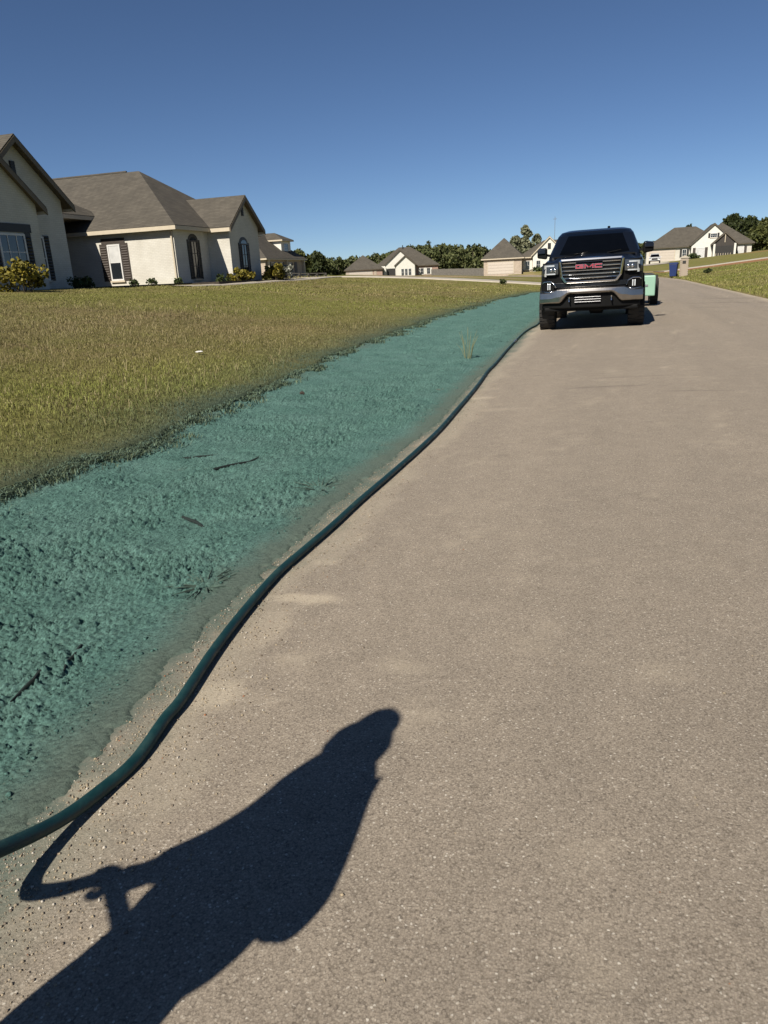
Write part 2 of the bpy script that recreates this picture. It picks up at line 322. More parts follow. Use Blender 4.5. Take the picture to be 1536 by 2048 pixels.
# ------------------------------------------------------------------ mesh building
class MB:
    def __init__(s): s.v = []; s.f = []
    def add(s, vs, fs):
        o = len(s.v); s.v += [tuple(p) for p in vs]; s.f += [tuple(i + o for i in f) for f in fs]; return s
    def box(s, x0, x1, y0, y1, z0, z1):
        return s.add([(x0, y0, z0), (x1, y0, z0), (x1, y1, z0), (x0, y1, z0), (x0, y0, z1), (x1, y0, z1), (x1, y1, z1), (x0, y1, z1)],
                     [(0, 3, 2, 1), (4, 5, 6, 7), (0, 1, 5, 4), (1, 2, 6, 5), (2, 3, 7, 6), (3, 0, 4, 7)])
    def prism(s, pts, axis, a, b):
        n = len(pts)
        def P(p, t): return (t, p[0], p[1]) if axis == 'x' else ((p[0], t, p[1]) if axis == 'y' else (p[0], p[1], t))
        vs = [P(p, a) for p in pts] + [P(p, b) for p in pts]
        fs = [tuple(range(n)), tuple(range(2 * n - 1, n - 1, -1))] + [(i, i + n, (i + 1) % n + n, (i + 1) % n) for i in range(n)]
        return s.add(vs, fs)
    def bar(s, p, q, w, h=None):       # rectangular beam p->q
        p = Vector(p); q = Vector(q); d = (q - p).normalized(); h = h or w
        up = Vector((0, 0, 1)) if abs(d.z) < 0.95 else Vector((0, 1, 0))
        a = d.cross(up).normalized() * w / 2; b = a.cross(d).normalized() * h / 2
        vs = [p - a - b, p + a - b, p + a + b, p - a + b, q - a - b, q + a - b, q + a + b, q - a + b]
        return s.add(vs, [(0, 1, 2, 3), (7, 6, 5, 4), (0, 4, 5, 1), (1, 5, 6, 2), (2, 6, 7, 3), (3, 7, 4, 0)])
    def tube(s, pts, r, n=10):
        pts = [Vector(p) for p in pts]; rs = r if isinstance(r, (list, tuple)) else [r] * len(pts); vs = []; fs = []
        ref = Vector((0.3, 0.1, 1)).normalized()
        for i, p in enumerate(pts):
            d = (pts[min(i + 1, len(pts) - 1)] - pts[max(i - 1, 0)]).normalized()
            if abs(d.dot(ref)) > 0.97: ref2 = Vector((1, 0, 0))
            else: ref2 = ref
            a = d.cross(ref2).normalized(); b = d.cross(a)
            for k in range(n):
                t = 2 * math.pi * k / n; vs.append(p + (a * math.cos(t) + b * math.sin(t)) * rs[i])
        for i in range(len(pts) - 1):
            for k in range(n): fs.append((i * n + k, i * n + (k + 1) % n, (i + 1) * n + (k + 1) % n, (i + 1) * n + k))
        fs.append(tuple(range(n))); fs.append(tuple(range(len(vs) - 1, len(vs) - n - 1, -1)))
        return s.add(vs, fs)
    def lathe(s, prof, c, axis='x', n=28):   # prof: (along axis, radius)
        vs = []; fs = []
        for (a, r) in prof:
            for k in range(n):
                t = 2 * math.pi * k / n; ca, sa = math.cos(t) * r, math.sin(t) * r
                vs.append((c[0] + a, c[1] + ca, c[2] + sa) if axis == 'x' else ((c[0] + ca, c[1] + a, c[2] + sa) if axis == 'y' else (c[0] + ca, c[1] + sa, c[2] + a)))
        for i in range(len(prof) - 1):
            for k in range(n): fs.append((i * n + k, i * n + (k + 1) % n, (i + 1) * n + (k + 1) % n, (i + 1) * n + k))
        if prof[0][1] > 1e-4: fs.append(tuple(range(n)))
        if prof[-1][1] > 1e-4: fs.append(tuple(range(len(vs) - 1, len(vs) - n - 1, -1)))
        return s.add(vs, fs)
    def loft(s, secs, closed=True, cap=True):
        n = len(secs[0]); vs = [p for q in secs for p in q]; fs = []
        for i in range(len(secs) - 1):
            for k in range(n if closed else n - 1): fs.append((i * n + k, i * n + (k + 1) % n, (i + 1) * n + (k + 1) % n, (i + 1) * n + k))
        if cap: fs.append(tuple(range(n - 1, -1, -1))); fs.append(tuple(range((len(secs) - 1) * n, len(secs) * n)))
        return s.add(vs, fs)
    def build(s, name, material, parent=None, smooth=False, bevel=0.0, seg=2):
        me = bpy.data.meshes.new(name); me.from_pydata(s.v, [], s.f); me.validate()
        bm = bmesh.new(); bm.from_mesh(me); bmesh.ops.recalc_face_normals(bm, faces=bm.faces); bm.to_mesh(me); bm.free()
        me.materials.append(material)
        if smooth: me.polygons.foreach_set('use_smooth', [True] * len(me.polygons))
        o = bpy.data.objects.new(name, me); COL.objects.link(o)
        if parent: o.parent = parent
        if bevel:
            b = o.modifiers.new('bevel', 'BEVEL'); b.width = bevel; b.segments = seg; b.limit_method = 'ANGLE'; b.angle_limit = R(35)
        return o
def tag(o, label=None, cat=None, group=None, kind=None):
    if label: o['label'] = label
    if cat: o['category'] = cat
    if group: o['group'] = group
    if kind: o['kind'] = kind
    return o
def empty(name, loc, rz=0.0, label=None, cat=None, group=None):
    o = bpy.data.objects.new(name, None); COL.objects.link(o); o.location = loc; o.rotation_euler = (0, 0, rz); o.empty_display_size = 0.2
    return tag(o, label, cat, group)
def raw_mesh(name, verts, faces_flat, nper, material, attrs=None, smooth=False, parent=None, corner=None):
    me = bpy.data.meshes.new(name); nv = len(verts); nf = len(faces_flat) // nper
    me.vertices.add(nv); me.vertices.foreach_set('co', np.asarray(verts, np.float32).ravel())
    me.loops.add(nf * nper); me.loops.foreach_set('vertex_index', np.asarray(faces_flat, np.int32))
    me.polygons.add(nf); me.polygons.foreach_set('loop_start', np.arange(0, nf * nper, nper, dtype=np.int32))
    if smooth: me.polygons.foreach_set('use_smooth', np.ones(nf, bool))
    me.update(calc_edges=True)
    for k, a in (attrs or {}).items():
        a = np.asarray(a, np.float32)
        if a.ndim == 2:
            at = me.attributes.new(k, 'FLOAT_COLOR', 'POINT'); at.data.foreach_set('color', np.c_[a, np.ones(len(a))].astype(np.float32).ravel())
        else:
            at = me.attributes.new(k, 'FLOAT', 'POINT'); at.data.foreach_set('value', a)
    me.materials.append(material)
    o = bpy.data.objects.new(name, me); COL.objects.link(o)
    if parent: o.parent = parent
    return o
def grid_mesh(name, X, Y, Z, material, attrs=None, smooth=True):
    nr, nc = X.shape
    V = np.c_[X.ravel(), Y.ravel(), Z.ravel()]
    i = np.arange(nr - 1)[:, None] * nc + np.arange(nc - 1)[None, :]
    F = np.stack([i, i + 1, i + 1 + nc, i + nc], -1).reshape(-1)
    return raw_mesh(name, V, F, 4, material, {k: a.ravel() for k, a in (attrs or {}).items()}, smooth)

# ------------------------------------------------------------------ ground sheet
def lawn_zone(u, v):
    tan = np.exp(-((u + 9.5) / 5.0) ** 2 - ((v - 13.5) / 5.5) ** 2) + 0.9 * np.exp(-((u + 14) / 5) ** 2 - ((v - 11) / 5) ** 2) + 0.7 * np.exp(-((u + 8.5) / 3) ** 2 - ((v - 33) / 6) ** 2)
    fresh = 1.1 * np.exp(-((u + 9) / 3.5) ** 2 - ((v - 24) / 6) ** 2) + 0.9 * np.exp(-((u + 5.2) / 1.4) ** 2 - ((v - 7.5) / 4) ** 2) + 0.6 * sstep(30, 24, v) * np.exp(-((u + 13) / 3) ** 2 - ((v - 22) / 4) ** 2)
    return np.clip(tan, 0, 1), np.clip(fresh, 0, 1)
def build_ground():
    vl = np.unique(np.concatenate([np.arange(-60, 0, 2.0), np.arange(0, 20, 0.12), np.arange(20, 50, 0.3), np.arange(50, 120, 1.0), np.arange(120, 320, 4.0), np.array([350, 400, 500, 700, 1000, 1500, 2200])]))
    sl = -np.unique(np.concatenate([[0, 0.03, 0.06, 0.1, 0.16], np.arange(0.25, 6, 0.15), np.arange(6, 30, 0.5), np.arange(30, 110, 2.5), np.array([120, 140, 170, 210, 260, 330, 450, 700, 1100, 1800])]))[::-1]
    mid = np.array([0.03, 0.07])
    tr = np.unique(np.concatenate([[0, 0.15, 0.3], np.arange(0.6, 12, 0.3), np.arange(12, 70, 1.2), np.array([75, 85, 100, 130, 170, 220, 300, 450, 800, 1800])]))
    V = vl[:, None]; L = Ledge(vl)[:, None]; B = Bend(vl)[:, None]
    Ul = L + sl[None, :] - B
    Um = L + mid[None, :] - B
    Uq = np.linspace(0, 1, 8)[None, 1:-1] * (RR - L) + L - B
    Ur = RR + tr[None, :] - B
    U = np.concatenate([Ul, Um, Uq, Ur], 1); Vg = np.broadcast_to(V, U.shape)
    Z = Hland(U, Vg)
    nL, nm, nq = Ul.shape[1], 2, Uq.shape[1]
    near = (1 - sstep(150, 160, vl))[:, None]
    Z[:, nL - 1] += 0.01
    Z[:, nL] -= 0.06 * near[:, 0]; Z[:, nL + 1] -= 0.22 * near[:, 0]
    Z[:, nL + 2:nL + 2 + nq] -= 0.30 * near
    Z[:, nL + 2 + nq] = Z[:, nL + 2 + nq] * (1 - near[:, 0]) + near[:, 0] * (-0.03)
    n1 = fbm(U * 0.16, Vg * 0.16, 31, 4); n2 = fbm(U * 0.7, Vg * 0.7, 37, 3)
    sand = np.zeros_like(U)
    # bare sandy soil where new drives were graded
    for (a, b, ra, rb, s) in [(-14, 60, 12, 5, 1), (-22, 95, 20, 18, 0.9), (-30, 130, 25, 14, 0.8), (3, 88, 8, 3, 0.8), (-9.5, 33, 3, 5, 0.35), (-8, 44, 4, 3, 0.4)]:
        sand = np.maximum(sand, s * np.exp(-((U - a) / ra) ** 2 - ((Vg - b) / rb) ** 2))
    sand = sstep(0.35, 0.75, sand + 0.9 * n1 + 0.5 * n2)
    sand = np.maximum(sand, sstep(0.55, 0.0, np.abs(U + Bend(Vg) - RR - 0.1)) * sstep(-0.3, 0.4, n2 + 0.1) * 0.5)
    clay = np.exp(-((Vg - (84 + 0.35 * (U - 5))) / 3.0) ** 2) * sstep(1, 6, U) * (1 - sstep(45, 60, U))
    clay = np.maximum(clay, np.exp(-((U - 24) / 7) ** 2 - ((Vg - 140) / 6) ** 2))
    clay = sstep(0.3, 0.7, clay + 0.5 * n1 + 0.2 * n2)
    dL = L - B - U
    green = np.where(dL > -0.2, np.exp(-np.clip(dL, 0, None) / 0.5), 0) * (1 - sstep(40, 46, Vg)) * (0.75 + n2)
    tan, fresh = lawn_zone(U, Vg); tan = np.clip(tan * (0.6 + n1 + n2), 0, 1)
    o = grid_mesh('ground', U, Vg, Z, M['lawn'], {'tan': tan, 'sand': np.clip(sand, 0, 1), 'clay': np.clip(clay, 0, 1), 'green': np.clip(green, 0, 1)})
    tag(o, 'mown olive green and straw brown lawn ground rising to the houses', kind='structure')
build_ground()

# ------------------------------------------------------------------ road
def build_road():
    vl = np.unique(np.concatenate([np.arange(-40, 0.4, 0.8), np.arange(0.4, 4, 0.025), np.arange(4, 12, 0.06), np.arange(12, 50, 0.4), np.arange(50, 152, 1.0)]))
    ql = np.unique(np.concatenate([np.arange(-1.975, -0.6, 0.025), np.arange(-0.6, 4.6, 0.07), [4.6, 4.68]]))
    Q = np.broadcast_to(ql[None, :], (len(vl), len(ql))); V = np.broadcast_to(vl[:, None], Q.shape)
    U = Q - Bend(V)
    Z = roadz(Q) + 0.004 * fbm(Q * 1.3, V * 1.3, 3, 2) + 0.25 * sstep(75, 150, V)
    Z = Z - 0.06 * (Q > 4.65)
    e = Q - Redge(V)
    n1 = fbm(Q * 5, V * 3, 41, 4); n2 = fbm(Q * 16, V * 16, 43, 3)
    green = 0.97 * sstep(0.24, 0.0, e + 0.24 * n1 + 0.14 * n2) * (1 - sstep(45, 48, V))
    # a light haze of dye further out, heaviest by the feet
    haze = 0.55 * np.exp(-((Q + 1.22) / 0.16) ** 2 - ((V - 0.85) / 0.30) ** 2) + 0.22 * sstep(0.42, 0.05, e + 0.3 * n1)
    green = np.maximum(green, np.clip(haze * (0.8 + 1.2 * n2), 0, 1))
    sand = 0.42 * sstep(0.22, 0.03, np.abs(e - 0.16) + 0.4 * n1)
    for (a, b, ra, rb, s) in [(-1.16, 2.47, .16, .04, .7), (-1.17, 1.74, .10, .10, .75), (-1.24, 2.87, .10, .03, .6), (-1.45, 2.38, .12, .16, .9), (-1.40, 7.4, .25, .06, .9), (-1.35, 1.25, .16, .07, .8), (-1.5, 3.4, .06, .5, .4), (-1.7, 15.5, .2, .8, .6), (-1.2, 2.2, .08, .2, .4), (-1.0, 6.7, .3, .08, .3)]:
        sand = np.maximum(sand, s * sstep(0.1, 0.75, np.exp(-((Q - a) / ra) ** 2 - ((V - b) / rb) ** 2) + 0.9 * n1 + 0.5 * n2))
    sand = np.maximum(sand, 0.55 * sstep(0.5, 0.0, np.abs(Q - 4.6) + 0.3 * n1))
    sand = np.clip(sand, 0, 1) * (1 - 0.6 * green)
    stain = np.zeros_like(Q)
    for (a, b, ra, rb, s, k) in [(-.05, 7.9, .42, .05, .55, .10), (.75, 7.55, .35, .04, .4, -.05), (.3, 8.6, .5, .05, .25, .1), (2.2, 5.4, .25, .03, .2, .2), (3.2, 24, 1.4, .22, .45, .1), (3.9, 27, 1.0, .35, .4, .1), (2.4, 21.5, .8, .15, .3, 0), (1.3, 13, .5, .06, .25, .1), (-.7, 4.9, .05, .025, .5, 0), (.2, 3.6, .025, .02, .6, 0), (1.4, 2.6, .02, .015, .5, 0)]:
        stain = np.maximum(stain, s * sstep(0.15, 0.8, np.exp(-((Q - a) / ra) ** 2 - ((V - b - k * (Q - a)) / rb) ** 2) + 0.8 * n1 + 0.3 * n2))
    o = grid_mesh('road', U, V, Z, M['asphalt'], {'green': green, 'sand': sand, 'stain': np.clip(stain, 0, 1)})
    tag(o, 'pale tan chip sealed asphalt street running into the distance', kind='structure')
build_road()

# ------------------------------------------------------------------ green mulch verge
def mulch_z(Q, V, fine=True):
    L, Rg = Ledge(V), Redge(V); e = Rg - Q; t = np.clip((Q - L) / (Rg - L), 0, 1)
    z = -0.045 * np.sin(math.pi * t) - 0.03 * (1 - t) + roadz(np.maximum(Rg, -1.9)) * 0
    z = z + 0.045 * sstep(0.04, 0.55, e)
    z = z + 0.085 * fbm(Q * 1.6, V * 1.6, 61, 3) * sstep(0, 0.5, e)
    z = z + (np.maximum(roadz(Q), -0.02) + 0.009) * (1 - sstep(0.05, 0.6, e))
    # wheel rut parallel with the road
    z = z - 0.02 * np.exp(-((t - 0.72) / 0.05) ** 2) * (0.5 + vnoise(V * 0.7, V * 0, 5))
    return z, e, t
def build_mulch():
    rows = [0.7]
    while rows[-1] < 47.5: rows.append(rows[-1] + max(0.0046, 0.0044 * rows[-1]))
    vl = np.array(rows); nc = 520
    tt = np.linspace(0, 1, nc) ** 1.0
    L = Ledge(vl)[:, None]; Rg = Redge(vl)[:, None] + 0.12
    Q = (L + 0.015) + (Rg - L - 0.015) * tt[None, :]; V = np.broadcast_to(vl[:, None], Q.shape)
    z, e, t = mulch_z(Q, V)
    body = sstep(0.03, 0.34, e + 0.25 * fbm(Q * 6, V * 6, 71, 3))
    wx, wy = 0.010 * fbm(Q * 45, V * 45, 201, 2), 0.010 * fbm(Q * 45, V * 45, 205, 2)
    W1 = lumps((Q + wx) / 0.0145, (V + wy) / 0.0145, 3); W2 = lumps((Q + 2 * wx) / 0.034, (V + 2 * wy) / 0.034, 9); W3 = lumps((Q + wx) / 0.009, (V + wy) / 0.009, 13)
    patch = sstep(-0.12, 0.22, fbm(Q * 2.2, V * 2.2, 77, 3) + 0.05 + 0.5 * np.clip(0.22 - np.abs(t - 0.6), -.3, .3))
    fV = 1 - sstep(3.5, 14, V)
    z = z + body * fV * (0.7 + 0.8 * patch) * (0.0185 * (W1 - .2) + 0.0125 * (W3 - .2))
    z = z + body * (0.2 + patch) * 0.016 * (W2 - .2) * (1 - 0.6 * sstep(10, 30, V))
    z = z + body * 0.022 * fbm(Q * 9, V * 9, 81, 3) + body * 0.016 * fbm(Q * 40, V * 40, 83, 3)
    pits = sstep(0.26, 0.36, fbm(Q * 6.5, V * 5.0, 91, 4)); z = z - 0.035 * pits * body; pit2 = sstep(0.20, 0.30, fbm(Q * 24, V * 20, 93, 3)); z = z - 0.016 * pit2 * body * fV
    z = z - 0.003 + 0.007 * sstep(-0.03, 0.10, e + 0.16 * fbm(Q * 9, V * 9, 95, 4)) - 0.03 * (1 - sstep(-0.10, 0.0, e + 0.14 * fbm(Q * 14, V * 14, 95, 4)))
    z = z * (1 - sstep(46, 47.5, V)) - 0.15 * sstep(45.5, 47.2, V)
    soil = sstep(0.26, 0.0, e + 0.14 * fbm(Q * 7, V * 7, 99, 3)) * 0.9
    soil = np.maximum(soil, 0.55 * sstep(0.16, 0.0, t + 0.12 * fbm(Q * 3, V * 1.3, 101, 3)) * sstep(-0.05, 0.15, fbm(Q * 2, V * 0.8, 103, 3)))
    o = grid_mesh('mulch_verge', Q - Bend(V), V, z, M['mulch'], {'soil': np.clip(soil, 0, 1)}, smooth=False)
    tag(o, 'rough teal green hydroseed mulch sprayed on the roadside verge', 'mulch', kind='stuff')
    # loose clods lying on the mulch, all one mass
    n = 34000; v = 0.9 * np.exp(RNG.random(n) ** 1.15 * math.log(24)); q0 = Ledge(v); q1 = Redge(v) - 0.08
    q = q0 + (q1 - q0) * RNG.random(n); kk = (fbm(q * 2.2, v * 2.2, 77, 3) + 0.5 * (RNG.random(n) - .5)) > -0.06; q, v = q[kk], v[kk]; n = len(q); zz = mulch_z(q, v)[0] + 0.006
    base = np.array([[1, 0, 0], [0, 1, 0], [-1, 0, 0], [0, -1, 0], [0, 0, 1], [0, 0, -1]], float)
    tri = np.array([[0, 1, 4], [1, 2, 4], [2, 3, 4], [3, 0, 4], [1, 0, 5], [2, 1, 5], [3, 2, 5], [0, 3, 5]])
    sc = (0.0024 + 0.007 * RNG.random(n) ** 5) * (1 + v * 0.05)
    P = base[None] * (0.6 + 0.8 * RNG.random((n, 6, 1))) * sc[:, None, None] * np.array([1, 1, 0.7]) + (RNG.random((n, 6, 3)) - .5) * sc[:, None, None] * 0.8
    P = P + np.stack([q, v, zz], -1)[:, None, :]
    F = (tri[None] + (np.arange(n) * 6)[:, None, None]).ravel()
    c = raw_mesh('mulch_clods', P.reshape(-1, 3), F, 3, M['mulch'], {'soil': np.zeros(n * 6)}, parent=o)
    c['kind'] = 'stuff'
build_mulch()

# ------------------------------------------------------------------ concrete drive and walk
def strip(name, cl, width, label, lift=0.03, material=None):
    cl = np.array(cl, float); seg = [cl[0]]
    for a, b in zip(cl[:-1], cl[1:]):
        k = max(2, int(np.linalg.norm(b - a) / 0.5)); seg += [a + (b - a) * i / k for i in range(1, k + 1)]
    P = np.array(seg); T = np.gradient(P, axis=0); T /= np.linalg.norm(T, axis=1)[:, None]; Nn = np.c_[-T[:, 1], T[:, 0]]
    off = np.linspace(-width / 2, width / 2, 7)
    X = P[:, 0:1] + Nn[:, 0:1] * off; Y = P[:, 1:2] + Nn[:, 1:2] * off
    Z = Hland(X, Y) + lift
    X = np.c_[X[:, :1], X, X[:, -1:]]; Y = np.c_[Y[:, :1], Y, Y[:, -1:]]; Z = np.c_[Z[:, :1] - 0.2, Z, Z[:, -1:] - 0.2]
    o = grid_mesh(name, X, Y, Z, material or M['concrete'], smooth=False)
    return tag(o, label, kind='structure')
strip('driveway', [(-2.2, 49.5), (-8, 50), (-20, 51.5), (-34, 53)], 4.2, 'pale concrete driveway crossing the lawn behind the pickup', 0.05)
strip('footpath', [(-19.0, 30.5), (-18.6, 36), (-18.4, 44), (-18.6, 49.6)], 1.1, 'narrow concrete walk along the front of the left house', 0.04)
strip('driveway', [(4.2, 86), (16, 92), (34, 96), (60, 99)], 2.2, 'pale concrete drive climbing the right hand lawn', 0.05)
strip('driveway', [(5, 122), (6.3, 150)], 5.0, 'short concrete apron before the right house garage', 0.05)
strip('driveway', [(-66, 160), (-63, 186)], 6.0, 'concrete apron before the middle house garage', 0.05)

# ------------------------------------------------------------------ grass
def blades(name, u, v, h, wd, col, label, lean=0.5, zoff=0.0, z=None):
    n = len(u); z = Hland(u, v) + zoff if z is None else z; a = RNG.random(n) * 2 * math.pi; la = RNG.random(n) * 2 * math.pi; ln = h * lean * (0.3 + RNG.random(n))
    ca, sa = np.cos(a) * wd / 2, np.sin(a) * wd / 2; lx, ly = np.cos(la) * ln, np.sin(la) * ln
    P = np.empty((n, 5, 3))
    P[:, 0] = np.c_[u - ca, v - sa, z - 0.02]; P[:, 1] = np.c_[u + ca, v + sa, z - 0.02]
    P[:, 2] = np.c_[u + ca * .8 + lx * .35, v + sa * .8 + ly * .35, z + h * .6]; P[:, 3] = np.c_[u - ca * .8 + lx * .35, v - sa * .8 + ly * .35, z + h * .6]
    P[:, 4] = np.c_[u + lx, v + ly, z + h * (1 - 0.25 * lean)]
    T = np.array([[0, 1, 2], [0, 2, 3], [3, 2, 4]])
    F = (T[None] + (np.arange(n) * 5)[:, None, None]).ravel()
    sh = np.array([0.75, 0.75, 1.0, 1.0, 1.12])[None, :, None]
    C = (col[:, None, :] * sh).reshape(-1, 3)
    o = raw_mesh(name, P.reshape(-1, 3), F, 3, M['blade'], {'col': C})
    return tag(o, label, 'grass', kind='stuff')
def grass_col(u, v, d):
    n = len(u); tan, fresh = lawn_zone(u, v)
    p1 = fbm(u * 0.30, v * 0.30, 121, 4) * 3.2; p2 = fbm(u * 1.7, v * 1.7, 123, 3) * 1.8; rnd = RNG.random(n)
    green = np.array([0.198, 0.208, 0.050]); olive = np.array([0.272, 0.246, 0.080]); straw = np.array([0.36, 0.30, 0.16]); brown = np.array([0.275, 0.195, 0.120])
    k = np.clip(0.5 + p1 + p2 * 0.6, 0, 1)[:, None]
    c = green * (1 - k) + olive * k
    dry = sstep(-0.1, 0.75, 0.45 * p1 + 0.35 * p2 + 0.25 * (rnd - 0.35) + 0.60 * tan - 0.55 * fresh)[:, None]; fr = np.clip(fresh * (0.7 + p2), 0, 1)[:, None]; c = c * (1 - 0.8 * fr) + np.array([0.178, 0.205, 0.036]) * 0.8 * fr
    far = sstep(0.6, 3, d)[:, None]
    c = c * (1 - 0.75 * dry * (0.4 + 0.6 * far)) + brown * 0.75 * dry * (0.4 + 0.6 * far)
    s = (rnd > 0.90 - 0.14 * tan)[:, None]; c = np.where(s, straw, c)
    c = c * (0.60 + 0.66 * RNG.random(n))[:, None] * (0.74 + 0.55 * vnoise(u * 0.55 + 7, v * 0.55, 129))[:, None]
    return c
def build_grass():
    us, vs = [], []
    def zone(v0, v1, s0, s1, dens, azmax=1.75):
        n = int((v1 - v0) * (s1 - s0) * dens); v = v0 + (v1 - v0) * RNG.random(n); s = s0 + (s1 - s0) * RNG.random(n)
        u = Ledge(v) - s - Bend(v); k = (-u / np.maximum(v, .1)) < azmax
        return u[k], v[k]
    for (v0, v1, s0, s1, dens, hm, wd) in [(1.8, 9, 0.0, 7, 2300, .042, .0045), (9, 16, 0, 6, 1250, .040, .006), (9, 16, 6, 14, 600, .042, .008), (16, 28, 0, 15, 300, .042, .011), (28, 46, 0, 16, 110, .06, .020)]:
        u, v = zone(v0, v1, s0, s1, dens); us.append(np.c_[u, v, np.full(len(u), hm), np.full(len(u), wd)])
    A = np.concatenate(us); u, v, hm, wd = A.T; d = Ledge(v) - u - Bend(v)
    # clumpy cover
    keep = (vnoise(u * 17, v * 17, 131) * 0.5 + vnoise(u * 3.3, v * 3.3, 133) * 0.35 + 0.5 * RNG.random(len(u))) > 0.50
    u, v, hm, wd, d = u[keep], v[keep], hm[keep], wd[keep], d[keep]
    h = hm * (0.45 + 0.75 * RNG.random(len(u))) * (0.6 + 0.8 * vnoise(u * 0.8, v * 0.8, 137))
    h *= 0.7 + 0.3 * sstep(0, 0.5, d)
    col = grass_col(u, v, d)
    g = (np.exp(-d / 0.48) * 1.25 * (0.4 + 1.1 * vnoise(u * 2.2, v * 0.9, 139)))
    g = np.clip(g, 0, 0.9)[:, None] * (1 - sstep(40, 46, v))[:, None]
    col = col * (1 - g) + np.array([0.075, 0.120, 0.090]) * g
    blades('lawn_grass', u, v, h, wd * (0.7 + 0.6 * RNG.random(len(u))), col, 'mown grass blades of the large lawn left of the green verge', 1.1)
    # blades along the sprayed edge, coated green
    n = 42000; v = 2.0 * np.exp(RNG.random(n) * math.log(16)); s = np.abs(RNG.normal(size=n)) * 0.12 * (1 + v * .04); q = Ledge(v) + s; k = vnoise(q * 5, v * 3, 171) + 0.5 * RNG.random(n) - s * 1.5 > 0.55
    q, v, s = q[k], v[k], s[k]; cc = np.array([0.085, 0.140, 0.110]) * (0.45 + 0.9 * RNG.random((len(q), 1))) + np.array([0.06, 0.05, 0.0]) * RNG.random((len(q), 1))
    blades('coated_grass', q, v, 0.025 + 0.05 * RNG.random(len(q)), 0.005 + 0.0006 * v, cc, 'green coated grass fringe where the mulch meets the lawn', 1.3, z=mulch_z(q, v)[0])
    # seed stalks standing out of the lawn
    n = 2600; v = 5 + 14 * RNG.random(n); s = 0.4 + 9 * RNG.random(n); u = Ledge(v) - s; k = vnoise(u * 0.5, v * 0.5, 151) > 0.5; u, v = u[k], v[k]
    blades('dry_seed_stalks', u, v, 0.10 + 0.10 * RNG.random(len(u)), np.full(len(u), 0.004) + 0.0004 * v, np.tile(np.array([0.30, 0.25, 0.13]), (len(u), 1)) * (0.6 + 0.6 * RNG.random((len(u), 1))), 'dry straw seed stalks poking up through the left lawn', 0.9)
    # right hand lawn
    n = 26000; v = 22 + 60 * RNG.random(n) ** 1.2; t = 0.02 + 14 * RNG.random(n) ** 1.4; u = RR + t - Bend(v)
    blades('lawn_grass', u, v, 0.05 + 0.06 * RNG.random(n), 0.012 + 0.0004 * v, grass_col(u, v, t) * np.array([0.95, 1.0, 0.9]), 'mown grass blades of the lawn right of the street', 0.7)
build_grass()

# ------------------------------------------------------------------ houses
# local frame of a house: x along its front, y back from the front, z up from the ground
def hip_roof(mb, fb, x0, x1, y0, y1, ze, pitch, oh=0.4, along='y', hip0=True, hip1=True):
    X0, X1, Y0, Y1 = x0 - oh, x1 + oh, y0 - oh, y1 + oh; t = 0.16
    if along == 'y':
        hw = (X1 - X0) / 2; xc = (X0 + X1) / 2; zr = ze + hw * pitch
        ya = Y0 + (hw if hip0 else 0); yb = Y1 - (hw if hip1 else 0)
        if ya > yb: ya = yb = (ya + yb) / 2
        A, Bq = (xc, ya, zr), (xc, yb, zr)
        vs = [(X0, Y0, ze), (X1, Y0, ze), (X1, Y1, ze), (X0, Y1, ze), A, Bq]
        fs = [(0, 1, 4), (1, 2, 5, 4), (2, 3, 5), (3, 0, 4, 5)]
    else:
        hw = (Y1 - Y0) / 2; yc = (Y0 + Y1) / 2; zr = ze + hw * pitch
        xa = X0 + (hw if hip0 else 0); xb = X1 - (hw if hip1 else 0)
        if xa > xb: xa = xb = (xa + xb) / 2
        vs = [(X0, Y0, ze), (X1, Y0, ze), (X1, Y1, ze), (X0, Y1, ze), (xa, yc, zr), (xb, yc, zr)]
        fs = [(0, 1, 5, 4), (1, 2, 5), (2, 3, 4, 5), (3, 0, 4)]
    lo = [(a, b, c - 0.03) for a, b, c in vs[:4]]
    mb.add(vs + lo, fs + [(9, 8, 7, 6), (0, 6, 7, 1), (1, 7, 8, 2), (2, 8, 9, 3), (3, 9, 6, 0)])
    # fascia boards round the eave, a little proud, and the soffit
    e = 0.02
    fb.box(X0 - e, X1 + e, Y0 - e, Y0 + 0.03, ze - 0.22, ze - 0.035); fb.box(X0 - e, X1 + e, Y1 - 0.03, Y1 + e, ze - 0.22, ze - 0.035)
    fb.box(X0 - e, X0 + 0.03, Y0 + 0.031, Y1 - 0.031, ze - 0.22, ze - 0.035); fb.box(X1 - 0.03, X1 + e, Y0 + 0.031, Y1 - 0.031, ze - 0.22, ze - 0.035)
    fb.box(X0 + 0.04, X1 - 0.04, Y0 + 0.04, Y1 - 0.04, ze - 0.20, ze - 0.14)
